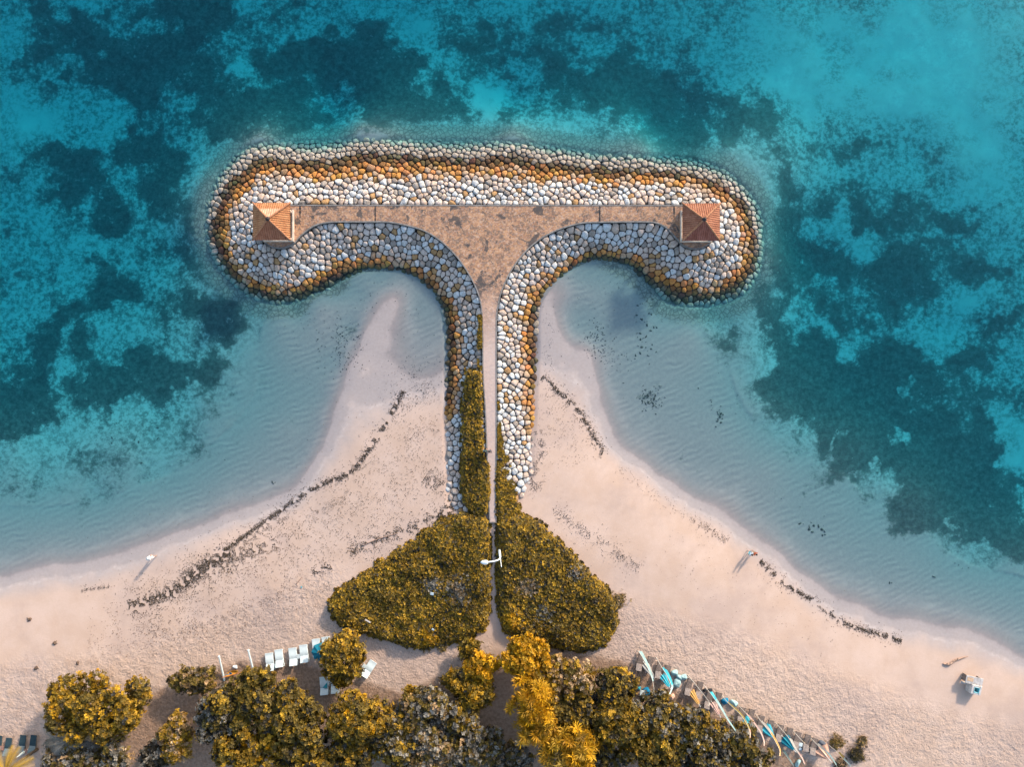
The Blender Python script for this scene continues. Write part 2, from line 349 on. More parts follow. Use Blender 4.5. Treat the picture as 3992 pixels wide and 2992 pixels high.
# litter flecks in the rough sand
vor = T.new('TexVoronoi', feature='F1'); vor.inputs['Scale'].default_value = 2.6; T.set(vor.inputs['Vector'], pos)
fleck = T.math('MULTIPLY', T.rng(vor.outputs['Distance'], .20, .12), T.rng(T.new('SeparateColor', i_0=vor.outputs['Color']).outputs[0], .72, .78))
sand = T.mix(T.math('MULTIPLY', fleck, T.math('MULTIPLY', roughA, .75)), sand, (0.17, 0.10, 0.055))
rb = T.attr('rubble')
rbm = T.rng(T.math('ADD', rb, T.math('MULTIPLY', T.math('SUBTRACT', n2, .5), 1.3)), .2, .7)
vr = T.new('TexVoronoi', feature='DISTANCE_TO_EDGE'); vr.inputs['Scale'].default_value = 1.9; T.set(vr.inputs['Vector'], pos)
rbc = T.mix(T.rng(vr.outputs[0], .0, .16), (0.08, 0.072, 0.066), T.mix(T.rng(n2, .3, .7), (0.16, 0.135, 0.12), (0.25, 0.215, 0.19)))
# sea grass
nw = T.noise(0.55, 6, 0.66); nf = T.noise(1.7, 5, 0.72)
nn = T.math('ADD', T.math('MULTIPLY', nw, 1.6), T.math('MULTIPLY', nf, 1.9))
wv = T.math('ADD', weedA, T.math('SUBTRACT', nn, 1.75))
wm = T.rng(wv, -.02, 0.62)
ns = T.noise(1.6, 5, .75)
shal = T.mix(T.rng(n2, .3, .7), (0.225, 0.205, 0.205), (0.265, 0.24, 0.235))
sand = T.mix(T.rng(zj, .1, -.22), sand, shal)
zq = T.math('ADD', zc, T.math('MULTIPLY', T.math('SUBTRACT', n1, .5), .22))
sand = T.mix(T.math('MULTIPLY', T.rng(zq, .15, .12), .22), sand, (0.20, 0.175, 0.165))
sand = T.mix(T.math('MULTIPLY', T.math('MULTIPLY', T.rng(zq, .15, .165), T.rng(zq, .20, .17)), T.math('MULTIPLY', T.rng(n4, .45, .65), .35)), sand, (0.62, 0.54, 0.48))
zb = T.math('ADD', zc, T.math('MULTIPLY', T.math('SUBTRACT', n1, .5), .12))
sand = T.mix(T.math('MULTIPLY', T.math('MULTIPLY', T.rng(zb, -.14, -.05), T.rng(zb, .03, -.01)), .45), sand, (0.17, 0.155, 0.15))
bed = T.mix(T.rng(ns, .42, .62), (0.34, 0.34, 0.32), (0.13, 0.145, 0.135))
bed = T.mix(T.math('MULTIPLY', T.rng(weedA, .1, -1.1), T.rng(ns, .35, .6)), bed, (0.48, 0.48, 0.44))  # paler bed where weed is negative; at upper right it paints in sun glint
sand = T.mix(T.rng(zc, -.35, -1.0), sand, bed)
grass = T.mix(T.rng(nf, .35, .75), (0.018, 0.03, 0.032), (0.075, 0.10, 0.095))
sand = T.mix(T.math('MULTIPLY', rbm, .85), sand, rbc)
col = T.mix(T.math('MULTIPLY', wm, .92), sand, grass)
# bumps: trodden sand, ripples under shallow water
vb = T.new('TexVoronoi', feature='F1'); vb.inputs['Scale'].default_value = 2.6
T.set(vb.inputs['Vector'], pos)
hb = T.math('ADD', T.math('MULTIPLY', vb.outputs['Distance'], 0.12), T.math('ADD', T.math('MULTIPLY', n2, 0.75), T.math('MULTIPLY', n3, .4)))
hs = T.math('MULTIPLY', T.math('ADD', T.math('MULTIPLY', T.math('MULTIPLY', roughA, T.rng(n4, .35, .62, .25, 1.0)), 0.8), 0.06), hb)
wave = T.new('TexWave', wave_type='BANDS', bands_direction='DIAGONAL'); wave.inputs['Scale'].default_value = 0.55; wave.inputs['Distortion'].default_value = 9.0; wave.inputs['Detail'].default_value = 2; wave.inputs['Detail Scale'].default_value = 0.5
T.set(wave.inputs['Vector'], T.new('Mapping', i_Vector=pos, i_Rotation=(0, 0, R(-75))).outputs[0])
hr = T.math('MULTIPLY', T.math('MULTIPLY', T.rng(zc, .05, -.12), T.rng(zc, -1.0, -.5)), T.math('MULTIPLY', wave.outputs[1], 0.12))
nb = T.bump(T.math('ADD', hs, hr), 1.0, 0.22)
M_SAND = T.out(col, T.mix(wet, (.95, .95, .95), (.55, .55, .55)), nb, 0.25)
beach = np_mesh('beach', me_v, grid_faces(len(gx), len(gy)), M_SAND, smooth=True)
for nm, arr in (('weed', weed), ('rough', rough), ('soil', soil), ('rubble', rubble)):
    a = beach.data.attributes.new(nm, 'FLOAT', 'POINT'); a.data.foreach_set('value', arr.astype(np.float32).ravel())
tag(beach, kind='structure')

# ------------------------------------------------------------------ water: a closed body with absorption
wx_, wy_ = axis(80, 4, 880), axis(60, 4, 880)
WX, WY = np.meshgrid(wx_, wy_); nx, ny = len(wx_), len(wy_); nt = nx * ny
top = np.stack([WX, WY, np.zeros_like(WX)], -1).reshape(-1, 3); bot = top.copy(); bot[:, 2] = -8
fq = grid_faces(nx, ny); fl = [list(f) for f in fq] + [list(f[::-1] + nt) for f in fq]
edge = list(range(nx)) + [r * nx + nx - 1 for r in range(1, ny)] + [(ny - 1) * nx + c for c in range(nx - 2, -1, -1)] + [r * nx for r in range(ny - 2, 0, -1)]
for i in range(len(edge)):
    a, b = edge[i], edge[(i + 1) % len(edge)]; fl.append([b, a, a + nt, b + nt])
W = NT('sea water'); W.n.remove(W.b)
gl = W.new('BsdfGlossy'); gl.inputs['Roughness'].default_value = 0.08
wvn = W.math('ADD', W.noise(1.3, 4, .6), W.math('MULTIPLY', W.noise(.3, 3, .5), 1.5))
bp = W.bump(wvn, 0.35, 0.12); W.set(gl.inputs['Normal'], bp)
tr = W.new('BsdfTransparent')
fr = W.new('Fresnel', i_IOR=1.33); W.set(fr.inputs['Normal'], bp)
bf = W.new('NewGeometry').outputs['Backfacing']
mx = W.new('MixShader'); W.set(mx.inputs[0], W.math('MULTIPLY', fr.outputs[0], W.math('SUBTRACT', 1.0, bf))); W.t.links.new(tr.outputs[0], mx.inputs[1]); W.t.links.new(gl.outputs[0], mx.inputs[2])
W.t.links.new(mx.outputs[0], W.n['Material Output'].inputs['Surface'])
va = W.new('VolumeAbsorption'); va.inputs['Density'].default_value = 0.58; va.inputs['Color'].default_value = (0.0, 0.842, 0.901, 1)
W.t.links.new(va.outputs[0], W.n['Material Output'].inputs['Volume'])
water = np_mesh('water', np.concatenate([top, bot]), fl, W.m); tag(water, kind='structure')

# ------------------------------------------------------------------ jetty deck
T = NT('brick paving'); pos = T.pos()
br = T.new('TexBrick'); br.inputs['Scale'].default_value = 1.0; br.inputs['Brick Width'].default_value = 0.3; br.inputs['Row Height'].default_value = 0.15
br.inputs['Mortar Size'].default_value = 0.012; br.offset = 0.5
T.set(br.inputs['Vector'], pos); T.set(br.inputs['Color1'], (0.54, 0.27, 0.125)); T.set(br.inputs['Color2'], (0.31, 0.15, 0.09)); T.set(br.inputs['Mortar'], (0.3, 0.2, 0.14))
na = T.noise(1.1, 6, .75); nb_ = T.noise(0.5, 6, .72, dist=.6); nc = T.noise(5, 3, .6)
yy = T.new('SeparateXYZ', i_0=pos).outputs[1]
c = T.mix(T.rng(nc, .4, .7), br.outputs[0], T.mix(.6, br.outputs[0], (0.62, 0.40, 0.24)))
c = T.mix(T.math('MULTIPLY', T.rng(T.noise(3.4, 4, .8), .5, .62), .4), c, (0.62, 0.5, 0.42))
c = T.mix(T.math('MULTIPLY', T.rng(yy, 14, 2), .6), c, (0.60, 0.50, 0.455))
dk = T.math('MULTIPLY', T.rng(nc, .40, .58), T.rng(na, .42, .55)); c = T.mix(T.math('MULTIPLY', dk, T.math('MULTIPLY', T.rng(yy, 2, 14), .75)), c, (0.085, 0.07, 0.065))
st = T.math('MULTIPLY', T.rng(nb_, .56, .60), T.rng(yy, 6, 12)); c = T.mix(T.math('MULTIPLY', st, .85), c, (0.06, 0.06, 0.06))
M_PAVE = T.out(c, .85, T.bump(br.outputs[1], .3, .01), .2)
M_CONC = plain('grey concrete', (0.22, 0.2, 0.18), .9, .3, 3, .4)
M_DARKCONC = plain('dark rubble with gap shade', (0.035, 0.03, 0.027), .95, .4, 3, .5)  # near-black: shade in the gaps between boulders is put into this colour
jetty = thing('jetty', 'long T-shaped brick paved jetty reaching out into the turquoise sea', 'jetty', (0, 20, 0))
def poly_area(p): return 0.5 * sum(p[i][0] * p[(i + 1) % len(p)][1] - p[(i + 1) % len(p)][0] * p[i][1] for i in range(len(p)))
if poly_area(DECK) < 0: DECK = DECK[::-1]
# drop duplicate points
DK = [DECK[0]]
for q in DECK[1:]:
    if math.hypot(q[0] - DK[-1][0], q[1] - DK[-1][1]) > .05: DK.append(q)
DECK = DK; nD = len(DECK)
def off(poly, d):
    o = []; n = len(poly)
    for i in range(n):
        p0, p1, p2 = poly[i - 1], poly[i], poly[(i + 1) % n]
        tx, ty = p2[0] - p0[0], p2[1] - p0[1]; L = math.hypot(tx, ty) + 1e-9
        o.append((p1[0] - ty / L * d, p1[1] + tx / L * d))
    return o
def child(o, par):
    o.parent = par; o.matrix_parent_inverse = Matrix.Translation(-par.location) ; return o
inn = off(DECK, .14)
child(np_mesh('paving', [(x, y, ZT) for x, y in inn], [list(range(nD))], M_PAVE), jetty)
kv = [(x, y, -1.0) for x, y in DECK] + [(x, y, ZT + .03) for x, y in DECK] + [(x, y, ZT + .03) for x, y in inn] + [(x, y, ZT - .1) for x, y in inn]
kf = []
for L_ in range(3):
    for i in range(nD): kf.append([L_ * nD + i, L_ * nD + (i + 1) % nD, (L_ + 1) * nD + (i + 1) % nD, (L_ + 1) * nD + i])
child(np_mesh('kerb', kv, kf, M_CONC), jetty)
for jx in (1463, 2338, 1170, 2628):
    j = MB(); p = P(jx, 0, ZT); y0, y1 = P(0, 801, ZT).y, P(0, 864 if 1200 < jx < 2600 else 850, ZT).y
    ys = np.linspace(y0, y1, 9); vv = []
    for y in ys:
        a = .05 + .1 * random.random(); vv += [(p.x - a, y, ZT + .006), (p.x + a * .8, y, ZT + .006)]
    j.add(vv, [[2 * i, 2 * i + 2, 2 * i + 3, 2 * i + 1] for i in range(8)]); child(j.build('expansion_joint', plain('tar joint', (0.03, 0.03, 0.032), .9), None), jetty)
dpx, dpy = np.array([d[0] for d in DECK]), np.array([d[1] for d in DECK])
def slope_z(X, Y):
    X = np.asarray(X, float); Y = np.asarray(Y, float)
    di = np.where(in_poly(X, Y, DECK), 0, dist_line(X, Y, DECK)); do = np.where(in_poly(X, Y, TOE), dist_line(X, Y, TOE), 0)
    t = di / (di + do + 1e-6); zt = np.minimum(terr0(X, Y), 1.9) - .12
    lin = 1.95 + (zt - 1.95) * t; zk = np.maximum(-.06, 1.95 + (zt - 1.95) * .72)
    pw = np.where(t < .72, 1.95 + (zk - 1.95) * t / .72, zk + (zt - zk) * (t - .72) / .28)
    return np.where(zt < -.06, pw, lin), t, di
# rubble core under the boulders
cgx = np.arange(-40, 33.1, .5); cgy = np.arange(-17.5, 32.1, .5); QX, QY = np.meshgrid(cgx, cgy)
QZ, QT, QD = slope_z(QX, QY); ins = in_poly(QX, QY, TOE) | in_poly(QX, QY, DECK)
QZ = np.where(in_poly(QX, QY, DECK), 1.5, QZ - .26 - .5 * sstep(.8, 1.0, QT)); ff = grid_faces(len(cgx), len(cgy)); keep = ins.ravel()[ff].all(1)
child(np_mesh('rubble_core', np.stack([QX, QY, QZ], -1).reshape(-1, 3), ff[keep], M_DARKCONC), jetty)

# ------------------------------------------------------------------ boulders
T = NT('boulder stone'); pc = T.attr('col', 'Color'); n = T.noise(2.2, 5, .7); n_ = T.noise(6, 4, .65)
c = T.mix(T.rng(n, .35, .72), T.mix(.5, pc, (0.5, 0.42, 0.34), 'MULTIPLY'), pc)
c = T.mix(T.math('MULTIPLY', T.rng(n_, .53, .66), .6), c, T.mix(1.0, pc, (0.42, 0.3, 0.2), 'MULTIPLY'))
M_STONE = T.out(c, .85, T.bump(n_, .8, .07, T.bump(n, .9, .2)), .25)
bx0, bx1, by0, by1 = -41, 34, -18, 33
def poisson():
    pts = []; cell = .6; grid = {}
    cand = rng.random((130000, 2)); cand[:, 0] = bx0 + cand[:, 0] * (bx1 - bx0); cand[:, 1] = by0 + cand[:, 1] * (by1 - by0)
    X, Y = cand[:, 0], cand[:, 1]; it = in_poly(X, Y, TOE); idk = in_poly(X, Y, DECK); dd = dist_line(X, Y, DECK); dt = dist_line(X, Y, TOE)
    ok = ((it & ~idk & (dd > .27)) | (~it & (dt < 1.6) & ~idk))
    cand = cand[ok]; it = it[ok]; dd = dd[ok]
    sz = 0.35 + .2 * fbm(cand[:, 0], cand[:, 1], 1.2, 2) + .22 * rng.random(len(cand)) ** 1.5
    for (x, y), s in zip(cand, sz):
        gi, gj = int(x // 1.2), int(y // 1.2); good = True
        for a in (-1, 0, 1):
            for b in (-1, 0, 1):
                for (u, v, s2) in grid.get((gi + a, gj + b), ()):
                    if (u - x) ** 2 + (v - y) ** 2 < ((s + s2) / 2) ** 2: good = False; break
                if not good: break
            if not good: break
        if good: grid.setdefault((gi, gj), []).append((x, y, s)); pts.append((x, y))
    return np.array(pts)
BP = poisson()
nB = len(BP); dB = dist_line(BP[:, 0], BP[:, 1], DECK)
allp = [Vector((float(x), float(y))) for x, y in BP]
for i in range(nB):
    if dB[i] < .8:
        _, qx, qy = nearest_on(BP[i, 0], BP[i, 1], DECK); allp.append(Vector((2 * qx - BP[i, 0], 2 * qy - BP[i, 1])))
dv, de, df, ov, oe, of = delaunay_2d_cdt(allp, [], [], 0, 1e-5)
nb_map = {}
for a, b in de: nb_map.setdefault(a, []).append(b); nb_map.setdefault(b, []).append(a)
orig = {}
for i, l in enumerate(ov):
    if l: orig[l[0]] = i
inT = in_poly(BP[:, 0], BP[:, 1], TOE)
bz, bt, bd = slope_z(BP[:, 0], BP[:, 1]); e_ = .25
gxz = (slope_z(BP[:, 0] + e_, BP[:, 1])[0] - slope_z(BP[:, 0] - e_, BP[:, 1])[0]) / (2 * e_)
gyz = (slope_z(BP[:, 0], BP[:, 1] + e_)[0] - slope_z(BP[:, 0], BP[:, 1] - e_)[0]) / (2 * e_)
bn = fbm(BP[:, 0], BP[:, 1], 3.0, 3)
def stone_col(z, gy, y, nz):
    r = random.random; ze = z + .25 + .45 * max(-.55, min(1, gy * 3)) + (nz - .5) * .4 + (r() - .5) * .2
    if y < -1: ze += (-1 - y) * .06
    q = r()
    if q < .34: wc = (0.66, 0.68, 0.67)
    elif q < .64: wc = (0.66, 0.57, 0.50)
    elif q < .80: wc = (0.60, 0.48, 0.39)
    elif q < .93: wc = (0.36, 0.32, 0.28)
    else: wc = (0.46, 0.28, 0.13)
    org = (0.50 + r() * .1, 0.235 + r() * .06, 0.06 + r() * .04) if r() < .75 else (0.5, 0.36, 0.24)
    dko = (0.22 + r() * .1, 0.11 + r() * .04, 0.04)
    drk = (0.075 + r() * .05, 0.055 + r() * .03, 0.038)
    tt = r() * .1; tan = (0.37 + tt, 0.325 + tt * .95, 0.27 + tt * .85)
    sub = (0.235, 0.215, 0.21)
    stops = [(-.25, sub), (.0, tan), (.42, tan), (.58, drk), (.74, drk), (.9, dko), (1.02, org), (1.2, org), (1.42, wc)]
    if ze <= stops[0][0]: return sub
    for (a, ca), (b, cb) in zip(stops, stops[1:]):
        if ze < b:
            t = (ze - a) / (b - a); return tuple(ca[k] + (cb[k] - ca[k]) * t for k in range(3))
    return wc
NA = 13; angs = np.arange(NA) * 2 * math.pi / NA
stones = []
for vi, i in orig.items():
    if i >= nB or not inT[i] or (bd[i] < .2): continue
    x, y = BP[i]
    if bz[i] < -1.6: continue
    nbv = [dv[k] for k in nb_map.get(vi, [])]
    if len(nbv) < 3: continue
    acc = np.zeros(NA)
    gap = .012 + .02 * random.random()
    for q in nbv:
        dx, dy = q.x - x, q.y - y; L = math.hypot(dx, dy); dh = max(.09, L / 2 - gap); ph = math.atan2(dy, dx)
        acc += np.maximum(0, np.cos(angs - ph) / dh) ** 13
    r = np.minimum(acc ** (-1 / 13), .95)
    r *= 1 + .035 * (rng.random(NA) - .5) * 2
    size = r.mean(); h = size * random.uniform(.5, .85)
    ta, tb = random.uniform(-.22, .22), random.uniform(-.22, .22)
    ca, sa = np.cos(angs), np.sin(angs)
    rings = [(.80, -.75), (1.0, -.18), (.985, .12), (.90, .46), (.72, .74), (.38, .86)]
    vs_ = []
    ox, oy = random.uniform(-.12, .12) * size, random.uniform(-.12, .12) * size
    for (s, zz) in rings:
        k = (zz + .2) if zz > 0 else 0
        jr = 1 + .09 * (rng.random(NA) - .5)
        X = r * s * ca * jr + ox * k; Y = r * s * sa * jr + oy * k
        Z = zz * h * (1 + .22 * (rng.random(NA) - .5)) + (X * ta + Y * tb) * max(0, zz) * 1.3
        vs_.append(np.stack([X, Y, Z + X * gxz[i] + Y * gyz[i]], -1))
    tp = np.array([[ox, oy, .93 * h]])
    V = np.concatenate(vs_ + [tp]); fs = []
    nr = len(rings)
    for a in range(nr - 1):
        for k in range(NA): fs.append([a * NA + k, a * NA + (k + 1) % NA, (a + 1) * NA + (k + 1) % NA, (a + 1) * NA + k])
    for k in range(NA): fs.append([(nr - 1) * NA + k, (nr - 1) * NA + (k + 1) % NA, nr * NA, nr * NA])
    z0 = bz[i] - .16 + random.uniform(-.09, .09)
    z0 -= .2 * float(sstep(.86, 1.0, bt[i]))
    colr = stone_col(bz[i] + .2, gyz[i], y, bn[i])
    stones.append((size * size * (1 if bz[i] > .0 else .2), x, y, z0, V, fs, colr, gyz[i], gxz[i]))
SF = np.array(stones[0][5]); 
tri = SF[-NA:, :3]; quad = SF[:-NA]
stones.sort(key=lambda s: -s[0])
def col_word(c):
    l = sum(c) / 3; rb = c[0] / max(c[2], .01)
    if l < .12: return 'dark brown stained'
    if rb > 3.0: return 'rusty orange'
    if rb > 1.55: return 'tan'
    if l > .5: return 'white'
    return 'pale grey'
def where_word(x, y, gy, gx):
    if y > 20.8: return 'on the seaward slope of the jetty head'
    if x < -27: return 'on the rounded left end of the jetty head'
    if x > 20.5: return 'on the rounded right end of the jetty head'
    if y > 10: return 'on the inner slope of the jetty head above the ' + ('left' if x < -2 else 'right') + ' bay'
    return 'on the ' + ('left' if x < -2.5 else 'right') + ' flank of the jetty stem'
for k, s in enumerate(stones[:300]):
    a, x, y, z0, V, fs, colr, gy_, gx_ = s
    fl = [list(f) for f in quad] + [list(t) for t in tri]
    o = np_mesh('boulder', V, fl, M_STONE, col=np.tile(colr, (len(V), 1)), smooth=True); o.location = (x, y, z0)
    tag(o, f'{col_word(colr)} boulder {where_word(x, y, gy_, gx_)}', 'boulder', 'boulders armouring the jetty slopes')
allV = []; allQ = []; allT = []; allC = []; base = 0
for s in stones[300:]:
    V = s[4] + np.array([s[1], s[2], s[3]]); allV.append(V); allC.append(np.tile(s[6], (len(V), 1)))
    allQ.append(quad + base); allT.append(tri + base); base += len(V)
QF = np.concatenate(allQ).tolist() + np.concatenate(allT).tolist()
o = np_mesh('boulders', np.concatenate(allV), QF, M_STONE, col=np.concatenate(allC), smooth=True)
tag(o, 'mass of smaller packed armour stones covering the jetty slopes down into the water', 'boulders', kind='stuff')
print('stones', len(stones))
#@@PART2
# ------------------------------------------------------------------ gazebos
T = NT('clay roof tiles'); pos = T.pos(); n = T.noise(1.6, 4, .6); n2 = T.noise(9, 3, .6)
tv = T.attr('col', 'Color')
c = T.mix(T.rng(n, .35, .7), tv, T.mix(1.0, tv, (0.72, 0.6, 0.52), 'MULTIPLY')); c = T.mix(T.math('MULTIPLY', T.rng(n2, .55, .7), .4), c, T.mix(1.0, tv, (.5, .4, .36), 'MULTIPLY'))
M_TILE = T.out(c, .75, T.bump(n2, .25, .02), .3)
M_RIDGE = plain('ridge tiles', (0.36, 0.16, 0.08), .8, .25, 4)
M_RIDGEDK = plain('blackened ridge finial', (0.05, 0.04, 0.04), .9, .2, 4)
M_WALL = plain('pale plinth stone', (0.52, 0.43, 0.35), .85, .2, 3)
M_WOOD = plain('weathered grey wood', (0.17, 0.135, 0.115), .85, .4, 9, .4)
M_WOODL = plain('bleached wood', (0.25, 0.21, 0.19), .85, .3, 9, .4)
def gazebo(px, py, label, pale):
    p = P(px, py, ZT); g = thing('gazebo', label, 'gazebo', p, 0, 'gazebos on the jetty ends')
    m = MB(); m.box((0, 0, .11), (3.7, 3.7, .3)); m.build('plinth', M_PAVE, g)
    m = MB()
    sgn = 1 if px < CX else -1
    for (x, y, dx, dy) in ((sgn * 1.78, 0, .14, 3.7), (0, -1.78, 3.42, .14)): m.box((x, y, .46), (dx, dy, .5))
    m.build('low_wall', M_WALL, g)
    for sx in (-1, 1):
        for sy in (-1, 1):
            q = MB(); q.box((sx * 1.6, sy * 1.6, 1.45), (.2, .2, 2.4)); q.box((sx * 1.6, sy * 1.6, .4), (.3, .3, .35)); q.build('post', M_WALL, g)
    q = MB()
    for sx in (-1, 1): q.box((sx * 1.6, 0, 2.62), (.14, 3.1, .16)); q.box((0, sx * 1.6, 2.62), (3.1, .14, .16))
    q.build('beam', M_WOOD, g)
    Wd, Hh, z0 = 2.12, 1.25, 2.55
    rv = []; rf = []; rc = []
    nu, nvv = 17 * 8, 14
    for side in range(4):
        a = side * math.pi / 2; b0 = len(rv)
        us = np.linspace(-Wd, Wd, nu + 1)
        jit = [(random.random() - .5) * .1 for _ in range(18)]
        for i, u in enumerate(us):
            vm = 1 - abs(u) / Wd
            wv_ = abs(math.sin(math.pi * i / 8)) ** .7 * .075
            for j in range(nvv + 1):
                v = vm * j / nvv; yy_ = -(Wd * (1 - v)); zz_ = z0 + Hh * v + wv_ * (1 if vm > .02 else 0) - .02 * ((v * 12) % 1)
                if j == 0: yy_ -= random.uniform(0, .06)
                rv.append((u * math.cos(a) - yy_ * math.sin(a), u * math.sin(a) + yy_ * math.cos(a), zz_))
                k = 1 + jit[min(17, i // 8)] + .07 * (random.random() - .5)
                base_ = np.array((0.44, 0.20, 0.085)) if pale else np.array((0.37, 0.155, 0.085))
                if pale and side in (1, 2) and .35 < v: base_ = np.array((0.58, 0.36, 0.23)) if side == 2 else base_
                if side == 0: base_ = base_ * np.array((.85, .72, .85))  # south face turned from the sun: shade painted into the tile colour
                rc.append(base_ * k)
        for i in range(nu):
            for j in range(nvv):
                q = b0 + i * (nvv + 1) + j; rf.append([q, q + nvv + 1, q + nvv + 2, q + 1])
    rf += [[b for b in f] for f in []]
    roof = np_mesh('roof', rv, rf, M_TILE, g, col=np.array(rc))
    so_ = roof.modifiers.new('solid', 'SOLIDIFY'); so_.thickness = .05
    for sx, sy in ((-1, -1), (1, -1), (1, 1), (-1, 1)):
        q = MB(); e = Vector((sx * (Wd + .08), sy * (Wd + .08), z0 + .05)); t = Vector((0, 0, z0 + Hh + .08))
        pts = [e.lerp(t, k / 8) for k in range(9)]; pts[0].z += .04
        q.tube(pts, [.10 + .012 * (k % 2) for k in range(9)], 7); q.build('ridge', M_RIDGE, roof, True)
    q = MB(); q.lathe((0, 0, z0 + Hh + .02), [(.24, 0), (.26, .08), (.14, .16), (.17, .26), (.06, .36), (.02, .5)], 10); q.build('finial', M_RIDGEDK, roof, True)
gazebo(1089, 884, 'orange tiled gazebo with a pale upper tile band, on the left jetty end', True)
gazebo(2710, 886, 'reddish tiled gazebo with a dark finial, on the right jetty end', False)

# ------------------------------------------------------------------ leaves
YEL = ((0.31, 0.18, 0.014), (0.25, 0.14, 0.011), (0.38, 0.225, 0.018))
OLV = ((0.15, 0.102, 0.018), (0.11, 0.078, 0.018), (0.19, 0.128, 0.022))
DRK = ((0.045, 0.036, 0.022), (0.06, 0.045, 0.02), (0.035, 0.034, 0.03))
GRY = ((0.20, 0.175, 0.13), (0.15, 0.135, 0.11), (0.26, 0.235, 0.19))
BRI = ((0.48, 0.245, 0.006), (0.38, 0.185, 0.006), (0.54, 0.29, 0.010))
PNK = ((0.34, 0.22, 0.11), (0.28, 0.17, 0.06), (0.36, 0.26, 0.16))
def pal(n, mix):
    arr = []; pr = []
    for p, w_ in mix:
        for c in p: arr.append(c); pr.append(w_ / len(p))
    arr = np.array(arr); pr = np.array(pr) / sum(pr)
    return arr[rng.choice(len(arr), n, p=pr)] * (1.0 + .34 * rng.random((n, 1)))
def rosettes(Cn, Nn, S, col, k=5, lift=.45, slim=.36):
    """Cn,Nn (n,3), S (n,), col (n,3) -> verts, quads, colours"""
    n = len(Cn); ref = rng.normal(size=(n, 3)); t = np.cross(Nn, ref); t /= np.linalg.norm(t, axis=1, keepdims=True) + 1e-9; b = np.cross(Nn, t)
    Vs = []; Cs = []
    for i in range(k):
        a = 2 * math.pi * i / k + rng.normal(0, .25, n); l = lift * (.5 + rng.random(n))
        d = t * np.cos(a)[:, None] + b * np.sin(a)[:, None]; wd = np.cross(d, Nn)
        s = (S * (.75 + .5 * rng.random(n)))[:, None]
        mid = Cn + (d * .55 + Nn * l[:, None]) * s; tip = Cn + (d * 1.0 + Nn * (l * .8)[:, None]) * s
        Vs.append(np.stack([Cn + d * .04 * s, mid + wd * slim * s, tip, mid - wd * slim * s], 1))
        Cs.append(np.repeat((col * (.85 + .3 * rng.random((n, 1))))[:, None, :], 4, 1))
    V = np.stack(Vs, 1).reshape(-1, 3); Cc = np.stack(Cs, 1).reshape(-1, 3)
    return V, np.arange(len(V)).reshape(-1, 4), Cc
def shrub(name, label, px_poly, hmax, dens, lsz, mix, edge=1.4, patches=(), group=None, zpull=.6):
    poly = []
    for x, y in px_poly:
        g = G(x, y, hmax * .25); poly.append((g.x, g.y))
    xs, ys = [p[0] for p in poly], [p[1] for p in poly]
    cxm, cym = (min(xs) + max(xs)) / 2, (min(ys) + max(ys)) / 2
    o = thing(name, label, 'shrub', (cxm, cym, tz(cxm, cym)), 0, group); oz = o.location.z
    def base(X, Y):
        it = in_poly(X, Y, TOE) & (dist_line(X, Y, TOE) > .3)
        return np.where(it, slope_z(X, Y)[0] - .05, terr(X, Y))
    def hgt(X, Y):
        d = dist_line(X, Y, poly) * np.where(in_poly(X, Y, poly), 1, -1)
        e = np.clip((d + .12) / edge, 0, 1); dome = np.sqrt(np.clip(1 - (1 - e) ** 2, 0, 1))
        return dome * hmax * (.45 + 1.1 * fbm(X, Y, 2.0, 4)), d
    # undergrowth surface
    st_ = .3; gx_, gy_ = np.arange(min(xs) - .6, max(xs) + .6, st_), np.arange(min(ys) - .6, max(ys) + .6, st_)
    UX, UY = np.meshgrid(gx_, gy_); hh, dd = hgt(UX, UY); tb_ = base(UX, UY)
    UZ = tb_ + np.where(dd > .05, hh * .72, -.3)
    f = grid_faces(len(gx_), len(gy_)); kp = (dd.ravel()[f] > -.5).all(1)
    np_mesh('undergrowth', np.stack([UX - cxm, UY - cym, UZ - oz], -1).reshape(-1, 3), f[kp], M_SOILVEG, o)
    A = (max(xs) - min(xs)) * (max(ys) - min(ys)); n = int(A * dens)
    X = min(xs) - .3 + rng.random(n) * (max(xs) - min(xs) + .6); Y = min(ys) - .3 + rng.random(n) * (max(ys) - min(ys) + .6)
    h, d = hgt(X, Y); jag = -.3 + .75 * (vnoise(X, Y, .5) - .5)
    ok = d > jag; X, Y, h, d = X[ok], Y[ok], h[ok], d[ok]
    e_ = .12; hx = (hgt(X + e_, Y)[0] - hgt(X - e_, Y)[0]) / (2 * e_); hy = (hgt(X, Y + e_)[0] - hgt(X, Y - e_)[0]) / (2 * e_)
    Nn = np.stack([-hx * zpull, -hy * zpull, np.ones_like(hx)], 1) + rng.normal(0, .28, (len(X), 3)); Nn /= np.linalg.norm(Nn, axis=1, keepdims=True)
    Z = base(X, Y) + h * (.80 + .22 * rng.random(len(X))) + .08 * rng.random(len(X))
    col = pal(len(X), mix)
    for (qx, qy, qr, qm) in patches:
        g = G(qx, qy); q = np.exp(-((X - g.x) ** 2 + (Y - g.y) ** 2) / qr ** 2) > rng.random(len(X)) * .8 + .1
        col[q] = pal(int(q.sum()), qm)
    cl = fbm(X, Y, 1.6, 3)[:, None]; col = col * (.5 + 1.0 * cl)
    V, Fq, Cc = rosettes(np.stack([X - cxm, Y - cym, Z - oz], 1), Nn, lsz * (.7 + .6 * rng.random(len(X))), col, 5)
    np_mesh('foliage', V, Fq, M_LEAF, o, col=Cc)
    return o
OV = 1.8047
def ov(pts): return [(x * OV, y * OV) for x, y in pts]
MIX_H = [(YEL, .50), (OLV, .34), (DRK, .16)]
